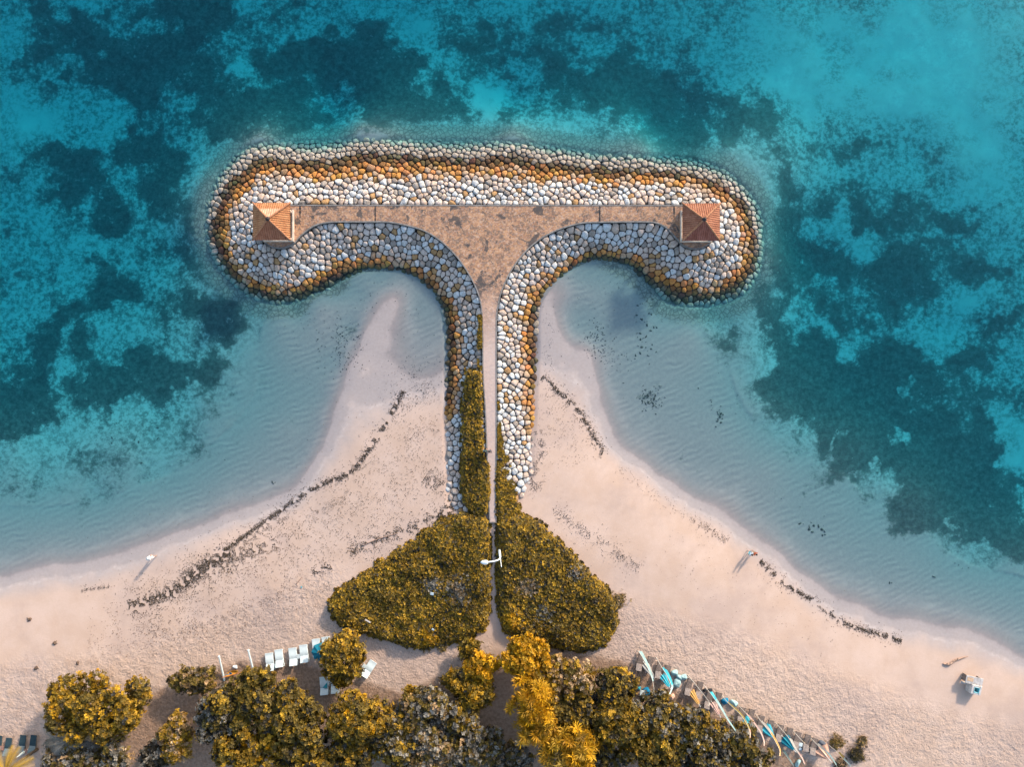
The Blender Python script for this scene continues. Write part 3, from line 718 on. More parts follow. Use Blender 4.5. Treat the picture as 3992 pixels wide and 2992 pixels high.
lobeL = ov([(1000, 1108), (1040, 1112), (1052, 1125), (1056, 1180), (1057, 1260), (1057, 1320), (1050, 1352), (1010, 1378), (960, 1388), (905, 1397), (860, 1388), (800, 1366), (750, 1358), (722, 1330), (712, 1305), (735, 1275), (790, 1240), (850, 1198), (900, 1165), (945, 1130)])
lobeR = ov([(1076, 1130), (1095, 1120), (1130, 1115), (1165, 1130), (1215, 1180), (1262, 1228), (1305, 1270), (1332, 1310), (1330, 1350), (1305, 1390), (1260, 1405), (1200, 1395), (1140, 1378), (1100, 1370), (1084, 1345), (1077, 1300), (1075, 1220)])
shrub('shrub', 'huge lobe of yellow-green shrubbery left of the sandy foot path', lobeL, 1.05, 75, .17, MIX_H, patches=[(1790, 2290, 1.6, [(GRY, .6), (PNK, .4)]), (1690, 2270, 1.0, [(GRY, 1)]), (1680, 2480, 1.2, [(BRI, .6), (YEL, .4)]), (1470, 2330, 2.5, [(OLV, .7), (YEL, .3)])], group='shrubbery around the path')
shrub('shrub', 'huge lobe of dark olive shrubbery right of the sandy foot path', lobeR, 1.05, 75, .17, [(YEL, .40), (OLV, .38), (DRK, .22)], patches=[(2240, 2225, .8, [(GRY, .8), (PNK, .2)]), (2060, 2280, 1.1, [(PNK, .7), (GRY, .3)]), (2120, 2380, 1.0, [(GRY, .7), (OLV, .3)]), (1990, 2410, 1.4, [(BRI, .6), (YEL, .4)])], group='shrubbery around the path')
hedge = ov([(1012, 803), (1041, 805), (1042, 870), (1044, 960), (1046, 985), (1056, 1000), (1058, 1060), (1050, 1108), (1025, 1110), (1005, 1085), (1000, 1040), (1003, 960), (1001, 890), (1006, 840)])
shrub('hedge', 'long narrow hedge along the left edge of the jetty path', hedge, .8, 95, .15, [(YEL, .46), (OLV, .38), (DRK, .16)], edge=.6, group='shrubbery around the path')['category'] = 'hedge'
shrub('shrub', 'small tapering bush between the right boulders and the path end', ov([(1073, 1005), (1080, 1010), (1096, 1040), (1112, 1072), (1120, 1100), (1105, 1125), (1080, 1130), (1073, 1112), (1073, 1060)]), .35, 95, .16, MIX_H, edge=.7, group='shrubbery around the path')
# creeper between the stones right of the path
n = 2600; u = rng.random(n); px_ = 1939 + 4 + rng.random(n) ** 1.6 * np.interp(u, [0, .35, .6, 1], [4, 10, 40, 75]); py_ = 1560 + u * 370
Xc, Yc = (px_ - CX) * K, (CY - py_) * K; zc_, tc_, dc_ = slope_z(Xc, Yc)
ok = (vnoise(Xc, Yc, .7) > .5) & (rng.random(n) < .15 + .8 * u); Xc, Yc, zc_ = Xc[ok], Yc[ok], zc_[ok]
V, Fq, Cc = rosettes(np.stack([Xc, Yc, zc_ + .06 + .22 * rng.random(len(Xc))], 1), np.tile([0, 0, 1.0], (len(Xc), 1)), np.full(len(Xc), .15), pal(len(Xc), [(YEL, .6), (OLV, .4)]), 5)
tag(np_mesh('creeper', V, Fq, M_LEAF, col=Cc), 'golden creeper growing between the white stones right of the path', 'plant', kind='stuff')
n = 900; px_ = 1878 - rng.random(n) * 16; py_ = 1230 + rng.random(n) * 215; Xc, Yc = (px_ - CX) * K, (CY - py_) * K
ok = vnoise(Xc, Yc, .9) > .5; Xc, Yc = Xc[ok], Yc[ok]; zc_ = slope_z(Xc, Yc)[0]
V, Fq, Cc = rosettes(np.stack([Xc, Yc, zc_ + .15 + .25 * rng.random(len(Xc))], 1), np.tile([0, 0, 1.0], (len(Xc), 1)), np.full(len(Xc), .14), pal(len(Xc), [(YEL, .4), (OLV, .6)]), 5)
tag(np_mesh('creeper', V, Fq, M_LEAF, col=Cc), 'sparse creeper strip beside the paving above the hedge', 'plant', kind='stuff')

# ------------------------------------------------------------------ trees
def crown_pts(lobes, dens, inner=.25):
    Ps = []; Ns = []
    L = np.array(lobes)
    for i, (x, y, z, r, sz) in enumerate(lobes):
        nc = max(6, int(4 * math.pi * r * r * dens / 7)); kc = 7
        d = rng.normal(size=(nc, 3)); d /= np.linalg.norm(d, axis=1, keepdims=True); d = d[d[:, 2] > -.5]; nc = len(d)
        rr = r * np.where(rng.random(nc) < inner, .5 + .3 * rng.random(nc), .80 + .42 * rng.random(nc) ** 1.5)
        c = np.array([x, y, z]) + d * rr[:, None] * np.array([1, 1, sz])
        q = np.ones(nc, bool)
        for j, (a, b, e, r2, s2) in enumerate(lobes):
            if j != i: q &= (((c - np.array([a, b, e])) / np.array([1, 1, s2])) ** 2).sum(1) > (r2 * .62) ** 2
        c, d = c[q], d[q]; nc = len(c)
        if not nc: continue
        sg = .08 + .11 * rng.random(nc)
        p = np.repeat(c, kc, 0) + rng.normal(0, 1, (nc * kc, 3)) * np.repeat(sg, kc)[:, None] * np.array([1, 1, .7])
        nn = np.repeat(d, kc, 0) + np.array([0, 0, .4]) + rng.normal(0, .35, (nc * kc, 3)); nn /= np.linalg.norm(nn, axis=1, keepdims=True)
        Ps.append(p); Ns.append(nn)
    return np.concatenate(Ps), np.concatenate(Ns)
def tree(px, py, rpx, rpy, h, mix, label, dens=46, lsz=.19, name='tree', nl=10, k=5, slim=.36, group='trees along the top of the beach', lift=.45, slender=False):
    c = P(px, py, h * .72 + 1.8); rx, ry = rpx / 32 * 1.0, rpy / 32 * 1.0
    gz = tz(c.x, c.y); o = thing(name, label, 'tree', (c.x, c.y, gz), 0, group)
    zc_ = c.z - gz; rz = min(h * .32, (rx + ry) / 2 * .8); lobes = []
    rm = min(rx, ry)
    lobes.append((0, 0, zc_ + rz * .05, rm * .58, .8))
    for i in range(nl):
        a = 2 * math.pi * i / nl + random.uniform(-.3, .3); q = random.uniform(.5, .72)
        r_ = rm * random.uniform(.22, .44)
        lobes.append((math.cos(a) * (rx - r_ * .9) * random.uniform(.7, 1.1), math.sin(a) * (ry - r_ * .9) * random.uniform(.7, 1.1), zc_ + rz * random.uniform(-.5, .45), r_, .85))
    for i in range(nl):
        a = random.uniform(0, 6.28); q = random.uniform(.1, .75)
        lobes.append((math.cos(a) * rx * q, math.sin(a) * ry * q, zc_ + rz * (random.uniform(.45, .95) - .5 * q), rm * random.uniform(.14, .3), .9))
    p, nn = crown_pts(lobes, dens)
    nc_ = len(p) // 7; col = np.repeat(pal(nc_, mix) * (.6 + .7 * rng.random((nc_, 1))), 7, 0); cl = fbm(p[:, 0] + c.x * 3, p[:, 1] + p[:, 2] + c.y, 1.1, 3)[:, None]; col = col * (.65 + .7 * cl)
    V, Fq, Cc = rosettes(p, nn, lsz * (.7 + .6 * rng.random(len(p))), col, k, lift, slim)
    np_mesh('crown', V, Fq, M_LEAF, o, col=Cc)
    m = MB(); tr_ = .11 + .018 * h
    m.tube([(0, 0, -.3), (.08, .05, zc_ * .35), (-.05, .1, zc_ * .7), (0, 0, zc_)], [tr_ * 1.25, tr_, tr_ * .8, tr_ * .4], 9)
    for l in lobes[1:]:
        z1 = zc_ * random.uniform(.4, .65)
        m.tube([(0, .05, z1), (l[0] * .5, l[1] * .5, (z1 + l[2]) / 2 - .1), (l[0], l[1], l[2])], [tr_ * .5, tr_ * .32, tr_ * .12], 6)
    m.build('trunk', M_BARK, o, True)
    return o
MY = [(YEL, .5), (OLV, .4), (DRK, .08), (BRI, .05)]; MO = [(OLV, .6), (YEL, .24), (DRK, .16)]; MG = [(GRY, .42), (OLV, .33), (PNK, .15), (DRK, .1)]
MGO = [(OLV, .45), (GRY, .25), (DRK, .12), (YEL, .18)]; MB_ = [(BRI, .75), (YEL, .25)]; MP = [(PNK, .55), (OLV, .2), (YEL, .25)]
TREES = [
 (372, 2755, 205, 125, 5.5, MY, 'broad golden tree alone on the sand at lower left'),
 (330, 2945, 175, 95, 4.0, MG, 'silver-grey tree below the broad golden tree'),
 (690, 2885, 68, 90, 4.0, [(PNK, .4), (YEL, .5), (OLV, .1)], 'small golden conical tree standing between two dark shade patches'),
 (600, 2955, 50, 55, 3.0, [(DRK, .6), (GRY, .4)], 'dark little tree beside the small golden conical tree'),
 (760, 2650, 92, 52, 2.6, [(OLV, .5), (PNK, .3), (DRK, .2)], 'feathery brownish low tree left of the beach net posts'),
 (1015, 2728, 170, 118, 6.5, MO, 'olive tree overhanging the white beach net posts'),
 (870, 2790, 105, 105, 5.5, [(DRK, .35), (GRY, .35), (OLV, .3)], 'dark grey tree on the left edge of the left grove'),
 (1140, 2806, 112, 108, 6.5, MO, 'olive tree in the middle of the left grove'),
 (985, 2920, 135, 90, 6.5, MY, 'yellow tree on the bottom edge of the left grove'),
 (1190, 2930, 125, 90, 6.0, [(OLV, .4), (YEL, .4), (DRK, .2)], 'mixed olive and yellow tree at the bottom of the left grove'),
 (1402, 2818, 118, 104, 6.0, MY, 'rounded yellow tree right of the left grove beside the clearing'),
 (1370, 2945, 110, 70, 5.5, MO, 'olive tree under the rounded yellow tree'),
 (1338, 2566, 84, 90, 4.2, MY, 'round golden tree beside the blue parasol'),
 (1328, 2648, 36, 32, 3.0, MY, 'small golden sapling between the round golden tree and the white loungers'),
 (1600, 2705, 32, 26, 2.4, MY, 'tiny yellow tuft tree in front of the grey grove'),
 (1650, 2785, 110, 95, 5.0, MG, 'silver-grey tree at the top of the grey grove'),
 (1545, 2900, 105, 100, 5.5, MGO, 'grey-green tree on the left of the grey grove'),
 (1690, 2930, 110, 85, 5.5, [(GRY, .4), (PNK, .3), (OLV, .3)], 'buff grey tree at the bottom of the grey grove'),
 (1790, 2810, 62, 80, 4.5, MGO, 'slim grey-green tree right of the silver-grey tree'),
 (1860, 2920, 95, 90, 4.5, MG, 'silvery tree on the right of the grey grove'),
 (2000, 2965, 75, 60, 3.5, MG, 'small silvery tree at the end of the sand path'),
 (1835, 2540, 45, 42, 2.6, MY, 'small yellow tree just left of the path end'),
 (1880, 2605, 62, 58, 3.6, MB_, 'bright yellow tree left of the path'),
 (1790, 2660, 62, 52, 3.4, MY, 'golden tree left of the bright yellow tree'),
 (1855, 2710, 70, 58, 3.8, MY, 'golden tree south of the bright yellow tree by the path shade'),
 (2052, 2565, 88, 84, 4.5, MB_, 'round vivid yellow tree right of the path end'),
 (2210, 2655, 115, 92, 4.2, MP, 'pinkish leaved tree right of the vivid yellow tree'),
 (2085, 2660, 45, 60, 4.5, MY, 'slim yellow tree between the vivid and the pinkish tree'),
 (2240, 2800, 105, 85, 5.0, MO, 'olive tree below the pinkish leaved tree'),
 (2395, 2700, 85, 85, 4.5, [(DRK, .35), (OLV, .45), (YEL, .2)], 'dark olive tree nearest the first wooden loungers'),
 (2410, 2830, 105, 100, 6.0, [(YEL, .35), (OLV, .45), (DRK, .2)], 'yellowish olive tree on the left of the right grove'),
 (2560, 2800, 105, 90, 5.5, MGO, 'grey-olive tree behind the mint bean bags'),
 (2540, 2935, 120, 85, 6.0, MO, 'olive tree at the bottom middle of the right grove'),
 (2680, 2850, 105, 90, 5.0, MGO, 'grey-olive tree in the middle of the right grove'),
 (2740, 2950, 110, 75, 5.0, [(DRK, .35), (OLV, .4), (GRY, .25)], 'dark olive tree at the bottom of the right grove'),
 (2865, 2890, 90, 75, 4.2, MGO, 'grey-olive tree nearest the row of flags'),
 (2930, 2965, 90, 60, 4.2, [(DRK, .3), (OLV, .45), (GRY, .25)], 'dark tree on the right tip of the right grove'),
 (2330, 2960, 80, 60, 4.5, [(DRK, .45), (OLV, .45), (GRY, .1)], 'dark olive tree right of the feathery yellow tree'),
]
for (px, py, rx, ry, h, mx_, lab) in TREES: tree(px, py, rx, ry, h, mx_, lab)
# feathery bright trees: long needles
tree(2078, 2765, 74, 112, 7.5, MB_, 'tall feathery vivid yellow tree at the middle of the bottom edge', dens=9, lsz=.62, nl=16, k=9, slim=.07, lift=.5)
tree(2225, 2930, 105, 85, 7.0, [(BRI, .5), (YEL, .4), (OLV, .1)], 'feathery yellow tree on the bottom edge', dens=9, lsz=.62, nl=16, k=9, slim=.07, lift=.5)
# palms
def palm(px, py, h, spread, n, mix, label, droop=1.0, a0=0, a1=360):
    c = P(px, py, h + 1.5); o = thing('palm_tree', label, 'palm tree', (c.x, c.y, tz(c.x, c.y)), 0, 'palms at the lower left'); zc_ = c.z - o.location.z
    m = MB(); m.tube([(.3, 0, -.2), (.15, .1, zc_ * .5), (0, 0, zc_)], [.2, .15, .12], 9); m.build('trunk', M_BARK, o, True)
    for i in range(n):
        a = R(a0 + (a1 - a0) * (i + random.uniform(-.3, .3)) / n); L = spread * random.uniform(.8, 1.05); pts = []
        for k in range(13):
            t = k / 12; pts.append(Vector((math.cos(a) * L * t, math.sin(a) * L * t, zc_ + .5 * L * t - droop * .75 * L * t * t)))
        q = MB(); q.tube(pts, [.035 * (1 - t / 14) for t in range(13)], 5)
        side = Vector((-math.sin(a), math.cos(a), 0))
        for k in range(1, 13):
            for e in (0, .33, .66):
                p = pts[k - 1].lerp(pts[k], e); t = (k - 1 + e) / 12; ll = L * .33 * math.sin(math.pi * min(1, t * .85 + .12)) ** .7
                d = (pts[k] - pts[k - 1]).normalized()
                for sg in (-1, 1):
                    tip = p + (side * sg * .8 + d * .6) * ll + Vector((0, 0, -.35 * ll)); wv_ = d * .035
                    q.add([p - wv_, p + wv_, tip], [[0, 1, 2]])
        o_ = q.build('frond', None, o); o_.data.materials.clear(); o_.data.materials.append(M_LEAF)
        cc = pal(1, mix)[0]; at = o_.data.color_attributes.new('col', 'FLOAT_COLOR', 'POINT')
        arr = np.ones((len(o_.data.vertices), 4), np.float32); arr[:, :3] = cc * (.8 + .4 * rng.random((len(arr), 1))); at.data.foreach_set('color', arr.ravel())
palm(270, 2885, 4.2, 3.6, 13, [(GRY, .7), (PNK, .3)], 'grey palm with long drooping fronds right of the dark loungers')
palm(25, 3010, 5.0, 3.2, 12, [(YEL, .6), (PNK, .4)], 'yellow palm fronds in the lower left corner')
# ------------------------------------------------------------------ washed-up seaweed and weed on the shallow bed
WR = [ # overview polyline, half width px, flakes per overview px, dark share
 ([(872, 845), (835, 915), (805, 962), (760, 1020), (700, 1045), (640, 1080), (570, 1130), (520, 1165), (485, 1195)], 4, 2.6, .85),
 ([(500, 1190), (440, 1225), (380, 1275), (330, 1295), (285, 1310)], 10, 5.0, .9), ([(600, 1170), (520, 1200), (470, 1225), (400, 1255)], 11, 2.6, .8),
 ([(990, 1090), (940, 1112), (880, 1142), (800, 1170), (755, 1192)], 9, 2.6, .75), ([(722, 1220), (680, 1230)], 4, 2.5, .8), ([(640, 1258), (560, 1300), (500, 1328), (430, 1350), (330, 1352)], 14, 1.1, .6),
 ([(920, 1028), (965, 1052)], 12, 2.5, .85), ([(985, 1075), (950, 1125)], 9, 2.5, .85), ([(700, 1140), (790, 1090), (870, 1060), (950, 1000)], 18, .7, .5), ([(840, 900), (890, 862), (945, 842)], 18, 1.2, .6),
 ([(178, 1276), (240, 1266)], 3, 1.1, 1), ([(240, 1330), (330, 1300), (420, 1270), (560, 1215), (660, 1150)], 40, 1.0, .5), ([(200, 1380), (400, 1370), (600, 1320), (720, 1260)], 25, .9, .4),
 ([(860, 960), (910, 930), (950, 925)], 12, .8, .5), ([(800, 1005), (900, 1010)], 20, .5, .4),
 ([(1170, 815), (1210, 850), (1250, 890), (1280, 940), (1305, 985)], 5, 2.4, .7), ([(1160, 930), (1172, 970), (1150, 1040), (1165, 1060)], 7, 1.8, .95), ([(1190, 1100), (1240, 1130), (1300, 1172), (1350, 1205), (1380, 1225)], 8, 1.5, .9),
 ([(1330, 1010), (1400, 1060), (1500, 1125)], 8, .35, .5), ([(1495, 1122), (1570, 1170)], 6, 1.3, .6), ([(1640, 1212), (1700, 1265), (1760, 1300), (1820, 1345), (1900, 1370), (1945, 1385)], 4, 2.3, .8),
 ([(1170, 850), (1210, 920), (1250, 1000)], 25, .8, .4), ([(1420, 1180), (1600, 1290), (1800, 1420)], 60, .25, .3), ([(1000, 1400), (1060, 1420)], 20, .6, .5), ([(640, 1105), (560, 1155), (480, 1205), (400, 1235)], 5, .9, .7), ([(760, 1060), (680, 1120), (600, 1165), (540, 1205)], 9, .6, .5), ([(950, 930), (860, 1010), (760, 1085), (600, 1190), (450, 1290), (300, 1335)], 38, 1.3, .4), ([(900, 1120), (800, 1150), (700, 1195), (600, 1235)], 22, .9, .45)]
def flakes(name, label, pts, zf):
    """pts: list of (x, y, size, colour)"""
    V = []; Fc = []; Cc = []
    for (x, y, s, c) in pts:
        m = random.randint(5, 7); a0 = random.random() * 6.28; el = random.uniform(.22, .7); th = random.random() * 3.14; b = len(V); z = zf(x, y)
        for k in range(m):
            a = a0 + 6.28 * k / m; r = s * random.uniform(.55, 1.2); u, v = r * math.cos(a), r * el * math.sin(a)
            V.append((x + u * math.cos(th) - v * math.sin(th), y + u * math.sin(th) + v * math.cos(th), z - .015))
        V.append((x, y, z + .04 + .22 * s)); Cc += [c] * (m + 1)
        for k in range(m): Fc.append([b + k, b + (k + 1) % m, b + m])
    o = np_mesh(name, V, Fc, M_LEAF, col=np.array(Cc)); return tag(o, label, 'seaweed', kind='stuff')
pts = []
for pl, hw, dn, dk_ in WR:
    cv = catmull(pl, 8)
    for a, b in zip(cv[:-1], cv[1:]):
        L = math.hypot(*(b - a)); n = rng.poisson(L * dn * 4.2)
        for _ in range(n):
            t = random.random(); q = a + (b - a) * t; w_ = random.gauss(0, hw * (.75 if random.random() < .75 else 2.4)); nx_, ny_ = -(b - a)[1] / L, (b - a)[0] / L
            x, y = ((q[0] + nx_ * w_) * OV - CX) / 32, (CY - (q[1] + ny_ * w_) * OV) / 32
            if vnoise(np.array([x]), np.array([y]), .4)[0] < .36: continue
            c = random.choice([(0.035, 0.028, 0.02), (0.06, 0.045, 0.028)]) if random.random() < dk_ else random.choice([(0.16, 0.095, 0.03), (0.12, 0.07, 0.03), (0.2, 0.12, 0.05)])
            pts.append((x, y, random.uniform(.03, .095) * (1.15 if dn > 2 else .9), c))
PX = np.array([p[0] for p in pts]); PY = np.array([p[1] for p in pts]); PZ = terr(PX, PY); zmap = {(p[0], p[1]): z for p, z in zip(pts, PZ)}
flakes('seaweed', 'dark brown and golden seaweed strewn in wrack lines along the beach', pts, lambda x, y: zmap[(x, y)])
pts = []
for (ex, ey, rx, ry, n, s) in [(1395, 730, 24, 60, 45, .22), (1290, 735, 28, 40, 110, .13), (1320, 770, 30, 25, 60, .12), (1405, 862, 22, 22, 120, .14), (1752, 1137, 22, 10, 9, .24), (1780, 1155, 4, 4, 3, .3), (1745, 1090, 40, 40, 8, .12), (1925, 1262, 3, 3, 2, .25), (2020, 1248, 5, 3, 2, .25), (2080, 1225, 60, 15, 8, .12),
      (1555, 905, 8, 20, 14, .2), (1540, 885, 4, 12, 6, .16), (745, 750, 35, 50, 170, .12), (690, 700, 60, 40, 60, .1), (300, 1003, 6, 3, 3, .2), (430, 985, 90, 30, 8, .15), (590, 1043, 5, 3, 3, .2), (230, 940, 80, 40, 12, .2), (890, 760, 45, 120, 130, .08), (1185, 760, 18, 120, 110, .08), (820, 640, 120, 60, 50, .1), (1300, 620, 90, 40, 60, .09), (1450, 640, 60, 30, 60, .1), (900, 830, 60, 60, 150, .09), (650, 820, 60, 60, 8, .12), (1600, 830, 120, 80, 12, .14)]:
    for _ in range(n):
        x, y = ((ex + random.gauss(0, rx * .6)) * OV - CX) / 32, (CY - (ey + random.gauss(0, ry * .6)) * OV) / 32
        pts.append((x, y, s * random.uniform(.5, 1.3), (0.045, 0.055, 0.055)))
PX = np.array([p[0] for p in pts]); PY = np.array([p[1] for p in pts]); it_ = in_poly(PX, PY, TOE); PZ = terr(PX, PY)
pts = [p for p, i in zip(pts, it_) if not i]; zmap = {(p[0], p[1]): tz(p[0], p[1]) for p in pts}
flakes('weed_tufts', 'small dark weed tufts dotted over the shallow bed of the bays', pts, lambda x, y: zmap[(x, y)])
# leaf litter on the trodden sand
pts = []
X = rng.uniform(-62, 62, 9000); Y = rng.uniform(-47, -12, 9000); inr = np.maximum(soft_in(rough_poly, X, Y, 2), soft_in(rough_poly2, X, Y, 2)) * (.25 + fbm(X, Y, 6, 3)) > rng.random(9000) * 1.5
X, Y = X[inr], Y[inr]; Z = terr(X, Y); zmap = {(a, b): c for a, b, c in zip(X, Y, Z)}
pts = [(a, b, random.uniform(.03, .085), random.choice([(0.14, 0.085, 0.05), (0.09, 0.06, 0.045), (0.26, 0.15, 0.07)])) for a, b in zip(X, Y)]
flakes('leaf_litter', 'brown fallen leaves and debris scattered over the trodden sand', pts, lambda x, y: zmap[(x, y)])['category'] = 'litter'

# ------------------------------------------------------------------ street lamp
M_WHITE = plain('white painted metal', (0.66, 0.70, 0.68), .45, .08, 3, .05, .5)
M_GLASS = plain('lamp cover', (0.42, 0.58, 0.62), .3, .1, 4, .05, .5)
b0 = P(1947, 2150, 3.0); gz = tz(b0.x, b0.y)
lamp = thing('street_lamp', 'white street lamp with a bent arm reaching over the foot path', 'street lamp', (b0.x, b0.y, gz))
def rel(o, pts): return [Vector(p) - o.location for p in pts]
m = MB(); m.tube(rel(lamp, [(b0.x, b0.y, gz), P(1947, 2150, 3.0), P(1948, 2160, 4.1), P(1950, 2174, 5.2)]), [.17, .15, .14, .12], 12); m.build('pole', M_WHITE, lamp, True)
arm = [P(1950, 2174, 5.2), P(1947, 2181, 5.8), P(1939, 2186, 6.2), P(1924, 2190, 6.5), P(1902, 2193, 6.6)]
m = MB(); m.tube(rel(lamp, catmull([tuple(a) for a in arm], 4)), .085, 10); m.build('arm', M_WHITE, lamp, True)
m = MB(); m.tube(rel(lamp, [P(1950, 2172, 5.1), P(1952, 2190, 6.6), P(1955, 2212, 8.0)]), [.06, .05, .035], 8); m.build('spike', M_WHITE, lamp, True)
hd = bpy.data.objects.new('lamp_head', None)
m = MB(); hc = P(1888, 2194, 6.6) - lamp.location
prof = []
vv = []; ff_ = []
for i in range(9):
    t = i / 8; x = .42 - t * .84; r_ = .27 * math.sin(math.pi * min(.97, .12 + .85 * t ** .8)) ** .6
    for k in range(12):
        a = 2 * math.pi * k / 12; vv.append(hc + Vector((x, r_ * math.cos(a), r_ * .55 * math.sin(a))))
for i in range(8):
    for k in range(12): ff_.append([i * 12 + k, i * 12 + (k + 1) % 12, (i + 1) * 12 + (k + 1) % 12, (i + 1) * 12 + k])
ff_ += [list(range(12))[::-1], [96 + k for k in range(12)]]
m.add(vv, ff_); head = m.build('lamp_head', M_WHITE, lamp, True); bpy.data.objects.remove(hd)
m = MB(); m.lathe(hc + Vector((-.05, 0, -.17)), [(.05, -.05), (.2, -.02), (.24, .04)], 14, sy=.8); m.build('lens', M_GLASS, head, True)

# ------------------------------------------------------------------ sun loungers
M_PLAST = plain('white plastic', (0.60, 0.68, 0.67), .5, .06, 3, .05, .4)
M_BLUEG = plain('dark navy cushion', (0.025, 0.05, 0.06), .9, .15, 5)
M_GREYC = plain('grey cushion', (0.13, 0.17, 0.18), .9, .15, 5)
M_REDW = plain('reddish table wood', (0.34, 0.18, 0.13), .8, .2, 6)
def lounger(px, py, rot, label, kind, group, L=2.0, Wd=.72, back=28, h=.36):
    """head end points to local -Y (towards the trees); rot = degrees, clockwise in the photo"""
    g = G(px, py, h * .5); o = thing('sun_lounger', label, 'sun lounger', (g.x, g.y, tz(g.x, g.y)), R(-rot), group)
    frm, cush = {'white': (M_PLAST, M_PLAST), 'wood': (M_WOOD, M_WOODL), 'dark': (M_WOOD, M_BLUEG)}[kind]
    m = MB()
    for sx in (-1, 1): m.box((sx * (Wd / 2 - .03), 0, h - .05), (.06, L, .08))
    for y in (-L / 2 + .04, L / 2 - .04): m.box((0, y, h - .05), (Wd - .13, .06, .08))
    m.build('frame', frm, o)
    for sx in (-1, 1):
        for y in (-L / 2 + .2, L / 2 - .2): q = MB(); q.box((sx * (Wd / 2 - .05), y, (h - .1) / 2), (.07, .07, h - .1)); q.build('leg', frm, o)
    yb = -L / 2 + .78
    m = MB()
    if kind == 'wood':
        n = 11
        for i in range(n): m.box((0, yb + (L / 2 - yb) * (i + .5) / n, h + .01), (Wd - .04, (L / 2 - yb) / n - .025, .035))
        m.build('seat', M_WOOD, o)
    else:
        vv = []; n = 10
        for i in range(n + 1):
            y = yb + (L / 2 - yb) * i / n; z = h + .03 + .05 * math.sin(math.pi * i / n * 1.5 + .4)
            vv += [(-Wd / 2, y, z - .05), (Wd / 2, y, z - .05), (Wd / 2 - .02, y, z + .02), (-Wd / 2 + .02, y, z + .02)]
        f = []
        for i in range(n):
            for k in range(4): f.append([i * 4 + k, i * 4 + (k + 1) % 4, i * 4 + 4 + (k + 1) % 4, i * 4 + 4 + k])
        f += [[3, 2, 1, 0], [n * 4 + k for k in range(4)]]
        m.add(vv, f).build('seat', cush, o)
    c_, s_ = math.cos(R(back)), math.sin(R(back)); m = MB(); lb = .8; M = Matrix.Rotation(-R(back), 4, 'X')
    if kind == 'wood':
        for i in range(7): d = lb * (i + .5) / 7; m.box((0, yb - d * c_, h + .02 + d * s_), (Wd - .02, lb / 7 - .02, .035), M)
    else:
        m.box((0, yb - lb / 2 * c_, h + .04 + lb / 2 * s_), (Wd - .02, lb, .07), M)
    m.build('backrest', {'white': M_PLAST, 'wood': M_WOODL, 'dark': M_GREYC}[kind], o)
    return o
def side_table(px, py, rot, label, mat, s=.5, h=.42, group='side tables between the loungers'):
    g = G(px, py, h); o = thing('side_table', label, 'side table', (g.x, g.y, tz(g.x, g.y)), R(-rot), group)
    m = MB(); m.box((0, 0, h), (s, s, .05)); m.build('top', mat, o)
    for sx in (-1, 1):
        for sy in (-1, 1): q = MB(); q.tube([(sx * s * .36, sy * s * .36, 0), (sx * s * .4, sy * s * .4, h - .02)], .025, 6); q.build('leg', mat, o)
    return o
GW = 'white plastic loungers by the left grove'
for (x, y, r, lb) in [(1056, 2577, -8, 'white lounger mostly hidden by the olive tree near the net posts'), (1093, 2563, -8, 'white lounger half covered by olive branches, next to the open pair'),
    (1147, 2557, -8, 'left lounger of the fully visible white pair before the blue parasol'), (1189, 2545, -8, 'right lounger of the fully visible white pair before the blue parasol'),
    (1238, 2522, -8, 'white lounger whose end shows above the blue parasol'), (1276, 2514, -8, 'white lounger tucked between blue parasol and round golden tree'),
    (1267, 2670, -6, 'white lounger with a small blue towel below the round golden tree'), (1308, 2664, -6, 'white lounger half under the golden sapling'), (1440, 2604, 34, 'lone tilted white lounger right of the round golden tree')]:
    lounger(x, y, r, lb, 'white', GW, Wd=.95, L=2.05)
for (x, y, r, lb) in [(1075, 2594, -8, 'bluish white table among olive branches'), (1168, 2556, -8, 'white table joining the visible white lounger pair'), (1287, 2660, -6, 'white table between the two loungers under the sapling'), (1421, 2593, 34, 'white table attached to the lone tilted lounger')]:
    side_table(x, y, r, lb, M_PLAST)
M_TOWEL = plain('blue towel', (0.05, 0.33, 0.38), .95, .1, 4)
g = G(1272, 2668, .5); m = MB(); m.add([g + Vector(v) for v in ((-.3, -.25, .02), (.28, -.3, .02), (.25, .4, .0), (-.3, -.25, .05), (.28, -.3, .05), (.25, .4, .03))], [[2, 1, 0], [3, 4, 5], [0, 1, 4, 3], [1, 2, 5, 4], [2, 0, 3, 5]])
tag(m.build('towel', M_TOWEL), 'small triangular blue towel lying on a white lounger', 'towel')
GD = 'dark cushioned loungers in the lower left corner'
for (x, y, lb) in [(3, 2898, 'dark lounger cut off by the left picture edge'), (41, 2907, 'dark lounger second from the left picture edge'), (96, 2896, 'dark lounger left of the folded white parasol'), (137, 2896, 'dark lounger beside the grey palm fronds')]:
    lounger(x, y, 5, lb, 'dark', GD, Wd=.74)
side_table(16, 2912, 5, 'reddish wooden table between the two leftmost dark loungers', M_REDW, .5)
side_table(112, 2925, 5, 'reddish wooden table under the folded white parasol', M_REDW, .5)
GR = 'wooden loungers in the row along the right grove'
WL = [(2492, 2579), (2528, 2588), (2565, 2608), (2596, 2622), (2681, 2674), (2722, 2686), (2757, 2726), (2793, 2728), (2884, 2785), (2922, 2793), (2960, 2818), (2995, 2835), (3033, 2853), (3070, 2865), (3101, 2881), (3139, 2891), (3166, 2905)]
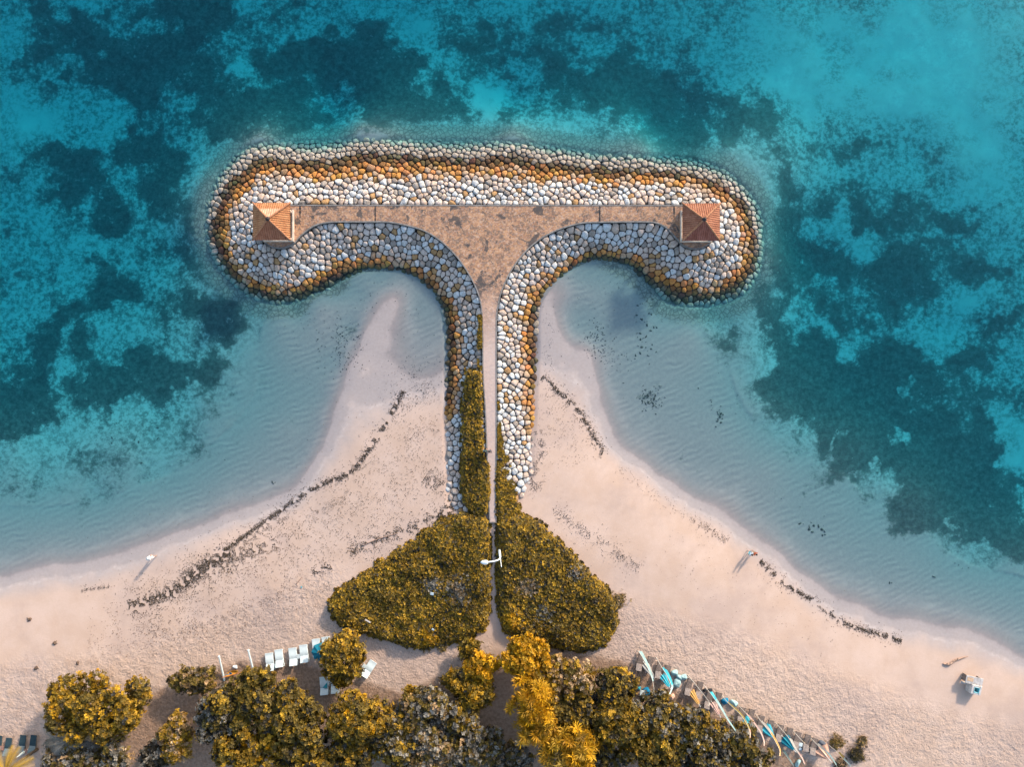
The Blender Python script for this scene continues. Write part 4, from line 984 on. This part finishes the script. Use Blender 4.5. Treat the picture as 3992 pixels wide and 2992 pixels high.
WLAB = ['first wooden lounger at the upper left end of the row, under the white flag', 'wooden lounger under the white folded parasol near the row start', 'wooden lounger left of the cyan folded parasol', 'wooden lounger half hidden by the big blue flag, beside mint bean bags', 'wooden lounger left of the orange folded parasol', 'wooden lounger right of the orange folded parasol', 'wooden lounger below the black bean bags', 'wooden lounger just left of the deep blue bean bag', 'wooden lounger under the olive flag', 'wooden lounger right of the olive flag beside the pink flag', 'wooden lounger at the foot of the orange flag', 'wooden lounger behind the light cyan folded parasol', 'wooden lounger at the foot of the peach white flag', 'wooden lounger behind the darker teal folded parasol', 'wooden lounger left of the small white table', 'wooden lounger right of the small white table', 'last wooden lounger, left of the peach star parasol']
for (x, y), lb in zip(WL, WLAB): lounger(x, y, 16 + random.uniform(-2, 2), lb, 'wood', GR, Wd=.70, L=1.95)
side_table(3116, 2899, 16, 'small white table between two wooden loungers near the peach parasol', M_PLAST, .42, .4)
side_table(3116, 2917, 16, 'low round white stool behind the small white table', M_PLAST, .3, .3)['category'] = 'stool'

# ------------------------------------------------------------------ parasols
def cloth(name, c): return plain(name, c, .85, .1, 4, .1, .2)
M_CY, M_TEAL, M_MINT, M_PEACH, M_PINK, M_OLIVE, M_ORNG, M_CREAM, M_BLUE = [cloth(n, c) for n, c in (('cyan cloth', (.06, .42, .50)), ('teal cloth', (.012, .17, .23)), ('mint cloth', (.30, .45, .44)), ('peach cloth', (.60, .36, .26)), ('pink cloth', (.58, .38, .32)), ('olive cloth', (.30, .22, .06)), ('orange cloth', (.60, .34, .11)), ('cream cloth', (.45, .42, .37)), ('deep blue cloth', (.008, .17, .30)))]
g = P(1247, 2549, 3.9); o = thing('parasol', 'open teal blue octagonal parasol beside the round golden tree', 'parasol', (g.x, g.y, tz(g.x, g.y))); zc_ = 3.9 - o.location.z
m = MB(); m.tube([(0, 0, 0), (0, 0, zc_ + .1)], .03, 8); m.build('pole', M_WHITE, o)
vv = [(0, 0, zc_ + .12)]; ff_ = []
for k in range(16):
    a = 2 * math.pi * k / 16; r_ = 1.12 if k % 2 == 0 else 1.0
    vv.append((r_ * .55 * math.cos(a), r_ * .55 * math.sin(a), zc_ - .1 - (.03 if k % 2 else 0))); vv.append((r_ * math.cos(a), r_ * math.sin(a), zc_ - .36 - (.05 if k % 2 else 0)))
for k in range(16):
    a, b = 1 + 2 * k, 1 + 2 * ((k + 1) % 16); ff_ += [[0, a, b], [a, a + 1, b + 1, b]]
q = np_mesh('canopy', vv, ff_, M_TEAL, o); q.modifiers.new('s', 'SOLIDIFY').thickness = .02
m = MB(); m.lathe((0, 0, zc_ + .1), [(.06, 0), (.05, .06), (.015, .12)], 8); m.build('finial', M_WHITE, o)
def folded(px, py, rot, label, mat, L=1.7, R0=.62, tilt=55, base=None, spread=1.0, polemat=None):
    """half folded parasol whose pleated canopy hangs slanting beside its pole"""
    g = G(px, py, 1.3); o = thing('parasol', label, 'parasol', (g.x, g.y, tz(g.x, g.y)), R(-rot), 'folded parasols in the row of wooden loungers')
    m = MB(); tl = R(tilt); ax = Vector((0, -math.sin(tl), math.cos(tl)))
    m.tube([Vector((0, .9, .0)), Vector((0, .9, 0)) + ax * 1.3, Vector((0, .9, 0)) + ax * 2.4], .03, 8); m.build('pole', polemat or M_WHITE, o)
    M = ax.to_track_quat('Z', 'Y').to_matrix().to_4x4(); b = Vector((0, .55, .22)); n = 16
    prof = [(R0, 0), (R0 * .82, L * .3), (R0 * .55, L * .6), (.22 * spread, L * .85), (.04, L)]
    vv = []; ff_ = []
    for r_, z in prof:
        for k in range(n):
            a = 2 * math.pi * k / n; q = r_ * (1.0 if k % 2 == 0 else .52)
            p = M @ Vector((q * math.cos(a), q * math.sin(a) * .55, z + (0 if k % 2 == 0 else .12 * (1 - z / L)))); vv.append(b + p)
    for i in range(len(prof) - 1):
        for k in range(n): ff_.append([i * n + k, i * n + (k + 1) % n, (i + 1) * n + (k + 1) % n, (i + 1) * n + k])
    ff_.append([(len(prof) - 1) * n + k for k in range(n)])
    mm = MB(); mm.add(vv, ff_); q = mm.build('canopy', mat, o); q.modifiers.new('s', 'SOLIDIFY').thickness = .015
    return o
folded(2521, 2600, -35, 'white folded parasol leaning over the second wooden lounger', M_CREAM, 1.9, .5)
folded(2588, 2645, -35, 'cyan and mint folded parasol under the big blue flag', M_CY, 1.6, .5)
folded(2700, 2708, -33, 'orange folded parasol between two wooden loungers', M_ORNG, 1.7, .45)
folded(2782, 2752, -30, 'pale pink folded parasol beside the light blue flag', M_PINK, 1.6, .45)
folded(2908, 2812, -40, 'small bright cyan folded parasol beside the olive flag', M_CY, 1.5, .6)
folded(2988, 2842, -40, 'light cyan folded parasol crossed by the orange flag', M_CY, 1.6, .75)
folded(3062, 2886, -42, 'darker teal folded parasol crossed by the peach white flag', M_TEAL, 1.7, .75)
folded(3206, 2932, -40, 'peach star shaped half folded parasol near the end of the row', M_PEACH, 1.5, 1.05, tilt=24, spread=1.4)
g0 = G(110, 2922, 1.6); o = thing('parasol', 'closed white parasol leaning over the reddish table in the lower left', 'parasol', (g0.x, g0.y, tz(g0.x, g0.y)))
e1 = P(64, 2956, 3.6) - o.location; m = MB(); m.tube([(0, 0, 0), (e1.x * .2, e1.y * .2, e1.z * .55)], .03, 8); m.build('pole', M_WHITE, o)
m = MB(); m.tube([(e1.x * .05, e1.y * .05, e1.z * .42), e1 * .6 + Vector((0, 0, .2)), e1], [.16, .12, .04], 10); m.build('canopy', M_PLAST, o, True)

# ------------------------------------------------------------------ tall flags on curved poles
def flag(pts, label, mats, hgt=6.4, f0=.12, f1=.9, wid=.42, polec=None):
    """pts: photo pixels base -> tip; mats: cloth colours from low to high"""
    g = G(*pts[0]); z0 = g.z; cum = [0]
    for a, b in zip(pts[:-1], pts[1:]): cum.append(cum[-1] + math.hypot(b[0] - a[0], b[1] - a[1]))
    P3 = [P(p[0], p[1], z0 + hgt * (c / cum[-1]) ** 1.0) for p, c in zip(pts, cum)]
    cv = [Vector(v) for v in catmull([tuple(v) for v in P3], 6)]
    o = thing('flag', label, 'flag', g, 0, 'tall beach flags along the row of wooden loungers'); n = len(cv)
    m = MB(); m.tube([c - g for c in cv], [.045 - .03 * i / n for i in range(n)], 6); m.build('pole', polec or M_CREAM, o, True)
    i0, i1 = int(f0 * (n - 1)), int(f1 * (n - 1)); seg = max(1, (i1 - i0) // len(mats)); nm = len(mats)
    for s in range(nm):
        a = i0 + (i1 - i0) * s // nm; b = i0 + (i1 - i0) * (s + 1) // nm; vv = []
        for i in range(a, b + 1):
            d = (cv[min(i + 1, n - 1)] - cv[max(i - 1, 0)]).normalized(); t = (i - i0) / max(1, i1 - i0)
            side = d.cross(Vector((cv[i].x, cv[i].y, cv[i].z - H))).normalized(); w_ = .72 * wid * (1 - .65 * t) * (1 if t > .06 else .6)
            wob = .06 * math.sin(i * .9); sd = (side * .75 + Vector((0, 0, -.5))).normalized()
            vv += [cv[i] - g, cv[i] - g + sd * w_ * .5 + d * wob, cv[i] - g + sd * w_ + Vector((0, 0, wob))]
        f = []
        for i in range(b - a):
            for k in (0, 1): f.append([i * 3 + k, i * 3 + k + 1, i * 3 + 4 + k, i * 3 + 3 + k])
        q = np_mesh('cloth', vv, f, mats[s], o); q.modifiers.new('s', 'SOLIDIFY').thickness = .012
    return o
z4 = lambda L_: [(2440 + x * .16275, 2520 + y * .16275) for x, y in L_]
z5 = lambda L_: [(2760 + x * .2893, 2660 + y * .2893) for x, y in L_]
flag(z4([(275, 105), (360, 220), (470, 420), (540, 580), (600, 720), (640, 850), (670, 1000), (670, 1110)]), 'white flag with a thin curved tip at the upper left end of the row', [M_MINT], 7, .08, .72, .6)
flag(z4([(720, 270), (850, 500), (1000, 740), (1070, 900), (1090, 1000), (1030, 1170)]), 'wide bright blue flag with a hooked pale tip beside the mint bean bags', [M_CY, M_CY, M_MINT], 6.4, .25, .98, .62)
flag(z4([(1480, 700), (1700, 970), (1960, 1300), (1990, 1380), (1985, 1450)]), 'bare thin flag pole with a hooked tip above the orange folded parasol', [M_CREAM], 5.6, .7, .95, .15)
flag(z4([(1840, 910), (1960, 1060), (2060, 1190)]) + z5([(150, 330), (270, 530), (380, 680)]), 'light blue flag crossing the pale pink folded parasol', [M_CY, M_MINT, M_MINT], 7, .32, .98, .55)
flag(z5([(170, 160), (270, 285), (440, 450), (530, 590), (565, 690), (560, 760)]), 'olive flag with a peach tip over the mint lounger cover', [M_OLIVE, M_OLIVE, M_PEACH], 6.6, .2, .98, .36)
flag(z5([(400, 310), (520, 440), (600, 540), (700, 680), (750, 800), (750, 870)]), 'pale pink flag with a long thin curved tip', [M_PINK], 6.4, .2, .98, .36)
flag(z5([(645, 440), (720, 545), (830, 680), (920, 830), (965, 930), (960, 1005)]), 'orange and cream flag crossing the light cyan parasol', [M_CREAM, M_ORNG, M_ORNG], 6.4, .2, .98, .5)
flag(z5([(905, 550), (1080, 750), (1160, 890), (1260, 1030), (1300, 1120)]), 'peach and white flag crossing the darker teal parasol', [M_CREAM, M_PINK], 6.4, .3, .98, .44)
flag(z5([(1135, 650), (1270, 800), (1430, 950)]), 'bare flag pole leaning towards the peach star parasol', [M_ORNG], 4.0, .5, .95, .1)
flag(z5([(1360, 735), (1500, 880), (1620, 980), (1740, 1147)]), 'mint white flag passing over the peach star parasol', [M_CREAM, M_MINT], 6.4, .3, .98, .5)
flag(z5([(1615, 850), (1740, 950), (1830, 1050), (1930, 1150)]), 'olive and mint flag at the right end of the row', [M_OLIVE, M_MINT], 6, .4, .98, .44)
flag(z5([(1000, 930), (1060, 1010), (1160, 1150)]), 'short mint flag at the bottom edge behind the row', [M_MINT], 5, .05, .98, .5)

# ------------------------------------------------------------------ bean bags
def beanbag(px, py, s, mat, label, rot=0, cat='bean bag', grp='bean bags near the row of wooden loungers', sq=.8):
    g = G(px, py, .2); o = thing('bean_bag', label, cat, (g.x, g.y, tz(g.x, g.y)), R(rot), grp); vv = []; ff_ = []; n = 18
    pr = [(.55, 0), (.95, .1), (1.05, .3), (.95, .52), (.65, .70), (.3, .80), (.05, .83)]; sd = random.random() * 9
    for j, (r_, z) in enumerate(pr):
        for k in range(n):
            a = 2 * math.pi * k / n; q = (abs(math.cos(a)) ** 4 + abs(math.sin(a)) ** 4) ** -.25
            q = r_ * s / 2 * q * (1 + .07 * math.sin(3 * a + sd + j) + .04 * math.sin(7 * a + sd)); tl = .22 * s * (z / .83)
            vv.append((q * math.cos(a), q * sq * math.sin(a) + tl * .6, z * s * .75 + .06 * s * math.sin(2 * a + sd) * z))
    for j in range(len(pr) - 1):
        for k in range(n): ff_.append([j * n + k, j * n + (k + 1) % n, (j + 1) * n + (k + 1) % n, (j + 1) * n + k])
    ff_.append([(len(pr) - 1) * n + k for k in range(n)])
    m = MB(); m.add(vv, ff_); m.build('cushion', mat, o, True)
    q = MB(); q.tube([(0, s * .1, s * .61), (0, s * .14, s * .68), (.06 * s, s * .18, s * .64)], .015, 6); q.build('handle', mat, o)
    return o
beanbag(2628, 2624, .82, M_MINT, 'mint bean bag closest to the sea in the mint cluster', 10)
beanbag(2646, 2642, .74, M_MINT, 'mint bean bag in the middle of the mint cluster', -20)
beanbag(2664, 2641, .80, M_MINT, 'mint bean bag on the right of the mint cluster', 15)
beanbag(2636, 2665, .86, M_MINT, 'long mint bean bag nearest the trees in the mint cluster', -25, sq=1.15)
beanbag(2520, 2698, .85, M_BLUE, 'deep blue bean bag beside the white table near the dark olive tree', 20, sq=1.2)
beanbag(2489, 2684, .5, M_CY, 'small cyan cushion half under the dark olive tree', 0)
beanbag(2824, 2734, .85, M_BLUE, 'deep blue bean bag at the head of the olive flag', 10)
beanbag(2856, 2742, .95, M_MINT, 'mint covered seat right of the deep blue bean bag', -30, sq=.75)
beanbag(2766, 2693, .6, plain('black cloth', (0.02, 0.022, 0.026), .9, .1), 'black bean bag right of the bare hooked pole', 0)
beanbag(2746, 2692, .45, MATS['black cloth'], 'smaller black bean bag beside the larger black one', 30)
beanbag(2582, 2705, .85, cloth('white cloth', (.56, .60, .60)), 'round white bean bag at the edge of the grey-olive tree', 0)
beanbag(2618, 2717, .75, M_PEACH, 'peach bean bag at the edge of the grey-olive tree', 35)
beanbag(3108, 2975, .9, M_MINT, 'pale mint bean bag pair at the bottom edge', 60, sq=.5)
side_table(2502, 2697, 5, 'white table with slatted top between the cyan cushion and deep blue bean bag', M_PLAST, .6, .45)
beanbag(3199, 2898, .8, plain('slate cover', (0.09, 0.10, 0.12), .9), 'slate grey covered seat above the peach star parasol', -30)

# ------------------------------------------------------------------ beach net with two white posts
def leaning(px0, py0, px1, py1, h, label):
    a = G(px0, py0); b = P(px1, py1, a.z + h); o = thing('post', label, 'post', a, 0, 'white posts of the beach net')
    m = MB(); m.tube([Vector(), (b - a)], [.12, .10], 10); m.build('pole', M_PLAST, o)
    q = MB(); q.lathe(b - a, [(.13, -.05), (.13, .05), (.05, .1)], 10); q.build('cap', M_PLAST, o)
leaning(875, 2655, 854, 2562, .9, 'left white post lying aslant beside the feathery brownish tree')
leaning(994, 2640, 968, 2538, .9, 'right white post lying aslant against the olive tree')
o = thing('hammock', 'orange and blue hammock slung low between the two white posts', 'hammock', G(920, 2622))
ol = o.location
def cat3(a, b, sag, n=10): return [a.lerp(b, k / n) - Vector((0, 0, sag * math.sin(math.pi * k / n))) for k in range(n + 1)]
m = MB(); m.tube(rel(o, cat3(G(876, 2634, .7), G(980, 2612, .7), .35)), .035, 6); m.build('rope', cloth('orange rope', (.65, .22, .05)), o)
def strip(p0, p1, wdt, mat, nm):
    a, b = G(*p0, .5), G(*p1, .5); d = (b - a).normalized(); s_ = Vector((-d.y, d.x, 0)); vv = []; f = []
    for k in range(9):
        t = k / 8; c = a.lerp(b, t) - Vector((0, 0, .15 * math.sin(math.pi * t))); w_ = wdt * (.3 + .7 * math.sin(math.pi * min(1, t + .1)) ** .5)
        for e in range(4): u = e / 3 - .5; vv.append(c + s_ * w_ * u - Vector((0, 0, .25 * w_ * (1 - (2 * u) ** 2))) - ol)
    for k in range(8):
        for e in range(3): f.append([k * 4 + e, k * 4 + e + 1, k * 4 + 5 + e, k * 4 + 4 + e])
    q = np_mesh(nm, vv, f, mat, o); q.modifiers.new('s', 'SOLIDIFY').thickness = .02
strip((888, 2629), (934, 2612), .55, cloth('amber cloth', (.62, .28, .03)), 'sling')
strip((886, 2624), (912, 2621), .28, M_BLUE, 'blue_band')
beanbag(918, 2602, .55, cloth('white cloth', (.56, .60, .60)), 'white cushion on the sand beside the orange hammock', 0, 'cushion', None)

# ------------------------------------------------------------------ white beach stand, driftwood, clumps
g = G(3775, 2655); o = thing('beach_stand', 'whitewashed wooden beach stand with a square blue opening, alone on the right sand', 'beach stand', g, R(-13))
M_WW = plain('whitewashed boards', (0.52, 0.47, 0.42), .85, .18, 2.5, .3); M_TURQ = plain('turquoise paint', (0.22, 0.52, 0.56), .7, .1); M_TAN = plain('bare plywood', (0.55, 0.36, 0.22), .85, .2)
m = MB()
for i in range(6): m.box((-.85 + i * .345, .38, .92), (.335, .92, .06))
m.build('bench_top', M_WW, o)
m = MB(); m.box((-.5, .42, .955), (.75, .45, .02)); m.build('panel', M_TAN, o)
for sx in (-1, 1):
    m = MB(); m.box((sx * .86, .38, .44), (.09, .8, .88)); m.build('side_board', M_WOOD, o)
m = MB(); m.box((-.62, -.2, .45), (.75, .08, .5)); m.box((-.62, -.36, .2), (.75, .24, .05)); m.build('step', M_WW, o)
m = MB(); cx__, cy__, hw_ = .42, -.62, .60
for (x, y, dx, dy) in ((cx__ - .47, cy__, .34, 1.1), (cx__ + .47, cy__, .26, 1.1), (cx__ - .0, cy__ + .42, .60, .26), (cx__, cy__ - .43, .60, .24)): m.box((x, y, .55), (dx, dy, 1.06))
m.build('box', M_WW, o)
m = MB()
for (x, y, dx, dy) in ((cx__ - .28, cy__, .05, .62), (cx__ + .32, cy__, .05, .62), (cx__, cy__ + .30, .55, .05), (cx__, cy__ - .30, .55, .05)): m.box((x, y, .82), (dx, dy, .58))
m.build('opening_frame', M_TURQ, o)
m = MB(); m.box((cx__, cy__, .2), (.62, .62, .06)); m.build('box_floor', plain('shaded teal board', (0.06, 0.16, 0.17), .9), o)
def log(pts, rads, label, name='driftwood', twigs=()):
    P3 = [G(x, y, r * .9) for (x, y), r in zip(pts, rads)]; o = thing(name, label, 'driftwood', P3[0]); cv = catmull([tuple(p) for p in P3], 4)
    rr = list(np.interp(np.linspace(0, 1, len(cv)), np.linspace(0, 1, len(rads)), rads)); m = MB(); m.tube([Vector(c) - P3[0] for c in cv], [r * random.uniform(.85, 1.15) for r in rr], 8); m.build('trunk', plain('driftwood bark', (0.30, 0.2, 0.15), .9, .45, 5, .5), o, True)
    for (a, b) in twigs: m = MB(); m.tube(rel(o, [G(*a, .12), G((a[0] + b[0]) / 2, (a[1] + b[1]) / 2, .25), G(*b, .15)]), [.06, .05, .02], 6); m.build('branch', M_BARK, o, True)
zz8 = lambda x, y: (3600 + x * .1568, 2500 + y * .1568)
log([zz8(480, 560), zz8(530, 580), zz8(640, 575), zz8(740, 500), zz8(860, 450), zz8(980, 420), zz8(1110, 385)], [.06, .11, .15, .13, .11, .08, .03], 'crooked driftwood branch on the sand above the beach stand', twigs=[(zz8(640, 575), zz8(590, 610)), (zz8(820, 460), zz8(822, 415)), (zz8(560, 570), zz8(575, 540))])
log([(1413, 2129), (1460, 2108), (1510, 2092), (1552, 2080)], [.05, .06, .05, .03], 'long thin branch lying in the seaweed above the left shrub lobe')
log([(1155, 2278), (1178, 2252)], [.05, .03], 'short dark stick on the left beach near the wrack line')
def clump(px, py, s, label):
    g = G(px, py); o = thing('husk_clump', label, 'husk', g, random.random() * 3, 'brown clumps on the left beach'); vv = []; ff_ = []; n = 12; pr = [(.9, -.1), (1.0, .15), (.8, .45), (.4, .62), (.05, .68)]
    for j, (r_, z) in enumerate(pr):
        for k in range(n): a = 6.283 * k / n; q = r_ * s * random.uniform(.75, 1.2); vv.append((q * math.cos(a), q * .75 * math.sin(a), z * s * random.uniform(.8, 1.2)))
    for j in range(len(pr) - 1):
        for k in range(n): ff_.append([j * n + k, j * n + (k + 1) % n, (j + 1) * n + (k + 1) % n, (j + 1) * n + k])
    ff_.append([(len(pr) - 1) * n + k for k in range(n)]); m = MB(); m.add(vv, ff_); m.build('husk', plain('brown husk', (0.13, 0.085, 0.06), .95, .4, 9, .6), o)
    for k in range(4): a = random.random() * 6.28; m = MB(); m.tube([(0, 0, s * .3), (math.cos(a) * s * .8, math.sin(a) * s * .8, s * .35), (math.cos(a) * s * 1.5, math.sin(a) * s * 1.5, .03)], [.04, .03, .01], 5); m.build('strand', M_BARK, o)
for x, y, s, l in [(116, 2416, .28, 'largest brown clump alone on the smooth sand at far left'), (214, 2509, .27, 'brown clump on the sand above the golden tree, highest of three'), (141, 2606, .26, 'brown clump leftmost above the broad golden tree'), (303, 2586, .22, 'smallest brown clump just above the broad golden tree')]: clump(x, y, s, l)
clump(1345, 2290, .4, 'dry grey twig clump at the left tip of the shrub lobe')
def scrap(px, py, dz, lx, ly, rot, label, mat):
    g = G(px, py, dz); m = MB(); m.box((0, 0, 0), (lx, ly, .05), Matrix.Rotation(R(-rot), 4, 'Z') @ Matrix.Rotation(R(12), 4, 'X')); m.v = [tuple(Vector(v) + g) for v in m.v]; tag(m.build('litter_scrap', mat), label, 'litter', 'pale scraps caught in the shrubs')
scrap(1690, 2302, 1.45, .38, .32, 10, 'small white square scrap in the middle of the left shrub lobe', M_PLAST)
scrap(1443, 2408, 1.35, .16, .75, -55, 'pale stick-like scrap in the lower left of the left shrub lobe', M_WW)
scrap(1693, 2440, 1.35, .28, .2, 30, 'tiny white scrap near the bottom edge of the left shrub lobe', M_PLAST)
scrap(1176, 1160 + 1130, .1, .2, .15, 30, 'tiny turquoise scrap on the left beach wrack', M_CY)
# low dry bushes right of the row and grass tufts
def tuft(px, py, r, h, mix, label, grp='dry bushes on the sand', n=420):
    g = G(px, py); o = thing('dry_bush', label, 'bush', g, 0, grp); q = rng.normal(0, r * .45, (n, 2)); d = np.hypot(q[:, 0], q[:, 1])
    p = np.stack([q[:, 0], q[:, 1], h * np.clip(1 - d / (r * 1.3), .05, 1) * rng.random(n)], 1)
    V, Fq, Cc = rosettes(p, np.tile([0, 0, 1.0], (n, 1)) + rng.normal(0, .3, (n, 3)), np.full(n, .16), pal(n, mix), 5, .7, .14); np_mesh('foliage', V, Fq, M_LEAF, o, col=Cc)
    m = MB()
    for k in range(6): a = random.random() * 6.28; m.tube([(0, 0, -.05), (math.cos(a) * r * .4, math.sin(a) * r * .4, h * .7)], [.02, .008], 5)
    m.build('stems', M_BARK, o)
tuft(3335, 2938, 1.0, .8, [(DRK, .7), (OLV, .3)], 'dark dry bush right of the olive and mint flag')
tuft(3260, 2895, .8, .4, [(PNK, .5), (OLV, .5)], 'sparse brownish bush left of the olive and mint flag')
tuft(3275, 2980, .7, .4, [(DRK, .5), (PNK, .5)], 'sparse dark bush right of the peach star parasol')
tuft(3360, 2890, .5, .25, [(PNK, .8), (OLV, .2)], 'small faint dry tuft above the dark dry bush')
tuft(2410, 2340, .9, .3, [(PNK, .6), (OLV, .4)], 'thin dry grass tuft on the right tip of the right shrub lobe', n=260)
tuft(1725, 2520, .6, .3, [(OLV, .5), (PNK, .5)], 'small grass tuft in the clearing below the left shrub lobe', n=200)
tuft(1660, 2515, .7, .4, [(OLV, .7), (DRK, .3)], 'dark grass tuft touching the bottom of the left shrub lobe', n=260)

# ------------------------------------------------------------------ people
M_SKIN = plain('skin', (0.42, 0.25, 0.17), .6, .06, 4, .05); M_HAIR = plain('dark hair', (0.025, 0.02, 0.018), .6, .2, 20)
def skin_mesh(name, nodes, mat, parent, sub=2):
    """nodes: list of (co, radius, parent index)"""
    me = bpy.data.meshes.new(name); me.from_pydata([n[0] for n in nodes], [(i, n[2]) for i, n in enumerate(nodes) if n[2] is not None], []); me.materials.append(mat)
    o = bpy.data.objects.new(name, me); C.objects.link(o); o.parent = parent
    md = o.modifiers.new('skin', 'SKIN'); md.use_smooth_shade = True; me.skin_vertices
    for i, n in enumerate(nodes): me.skin_vertices[0].data[i].radius = (n[1], n[1]); me.skin_vertices[0].data[i].use_root = (i == 0)
    sd = o.modifiers.new('sub', 'SUBSURF'); sd.levels = sub; sd.render_levels = sub; return o
def person(px, py, face, label, top, bottom, hair=M_HAIR, hat=None, arms='walk', height=1.68):
    """face: heading in the photo, degrees clockwise from up"""
    g = G(px, py); o = thing('person', label, 'person', g, R(-face), None); k = height / 1.7
    def S(x, y, z): return (x * k, y * k, z * k)
    st_ = .16
    N = [(S(0, 0, .95), .125 * k, None), (S(0, .01, 1.15), .12 * k, 0), (S(0, .0, 1.36), .135 * k, 1), (S(0, .01, 1.47), .055 * k, 2), (S(0, .03, 1.55), .085 * k, 3), (S(0, .035, 1.63), .088 * k, 4), (S(0, .03, 1.69), .05 * k, 5), (S(0, .125, 1.585), .018 * k, 4)]
    def add(co, r, p): N.append((S(*co), r * k, p)); return len(N) - 1
    for sx in (-1, 1):
        fy = st_ * sx
        hip = add((sx * .09, 0, .9), .095, 0); kn = add((sx * .1, fy * .7 + .03, .5), .06, hip); an = add((sx * .1, fy, .09), .04, kn); add((sx * .11, fy + .13, .035), .035, an)
        sh = add((sx * .185, 0, 1.40), .06, 2); el = add((sx * .25, -fy * .6, 1.13), .042, sh); wr = add((sx * .25, -fy * 1.1 + .08, .90), .03, el)
        pm = add((sx * .25, -fy * 1.1 + .10, .83), .034, wr)
        for fi, (ox, ln) in enumerate(((-.03, .075), (-.01, .09), (.01, .085), (.03, .065))):
            f1 = add((sx * .25 + ox * .6, -fy * 1.1 + .115 + ox * .3, .77), .010, pm); add((sx * .25 + ox * .7, -fy * 1.1 + .13, .77 - ln), .008, f1)
        th = add((sx * .22, -fy * 1.1 + .14, .81), .011, pm); add((sx * .21, -fy * 1.1 + .17, .77), .009, th)
    skin_mesh('body', N, M_SKIN, o)
    T_ = [(S(0, 0, .93), .15 * k, None), (S(0, .01, 1.15), .14 * k, 0), (S(0, 0, 1.37), .155 * k, 1)]
    for sx in (-1, 1): T_.append((S(sx * .19, 0, 1.40), .075 * k, 2)); T_.append((S(sx * .235, -st_ * sx * .35, 1.24), .062 * k, len(T_) - 1))
    skin_mesh('shirt', T_, top, o)
    B_ = [(S(0, 0, .96), .14 * k, None)]
    for sx in (-1, 1): B_.append((S(sx * .09, .0, .88), .115 * k, 0)); B_.append((S(sx * .1, st_ * sx * .62 + .02, .52), .088 * k, len(B_) - 1))
    skin_mesh('shorts', B_, bottom, o)
    m = MB(); m.lathe(S(0, .015, 1.56), [(.09 * k, -.02), (.112 * k, .05), (.108 * k, .12), (.07 * k, .175), (.02 * k, .19)], 14, sy=1.1); m.build('hair', hair, o, True)
    if hat: m = MB(); m.lathe(S(0, .02, 1.66), [(.24 * k, 0), (.25 * k, .015), (.115 * k, .03), (.11 * k, .12), (.05 * k, .14)], 18); m.build('hat', hat, o, True)
    return o
M_LB = cloth('pale blue shirt', (.35, .5, .6)); M_RED = cloth('rust red shirt', (.36, .07, .03)); M_WSH = cloth('white linen', (.70, .66, .60)); M_NAVY = cloth('navy shorts', (.03, .05, .09)); M_DTEAL = cloth('dark teal shirt', (.012, .06, .075)); M_CHAR = cloth('charcoal shirt', (.05, .06, .075)); M_KHA = cloth('sand shorts', (.42, .3, .2))
person(2914, 2152, 140, 'person in a pale blue shirt walking along the right wrack line', M_LB, M_CY)
person(2931, 2151, 140, 'person in a rust red shirt beside the one in pale blue', M_RED, M_KHA)
person(606, 2166, 245, 'person in white clothes and a white hat at the left waterline', M_WSH, M_WSH, hat=cloth('white straw', (.66, .64, .58)))
def on_path(px, py, *a, **k):
    o = person(px, py, *a, **k); q = P(px, py, ZT); o.location = q; return o
on_path(1892, 1757, 10, 'person in a dark teal shirt on the path beside the hedge', M_DTEAL, M_DTEAL)
on_path(1910, 1758, 10, 'person in a charcoal shirt on the path right of the teal one', M_CHAR, M_NAVY)
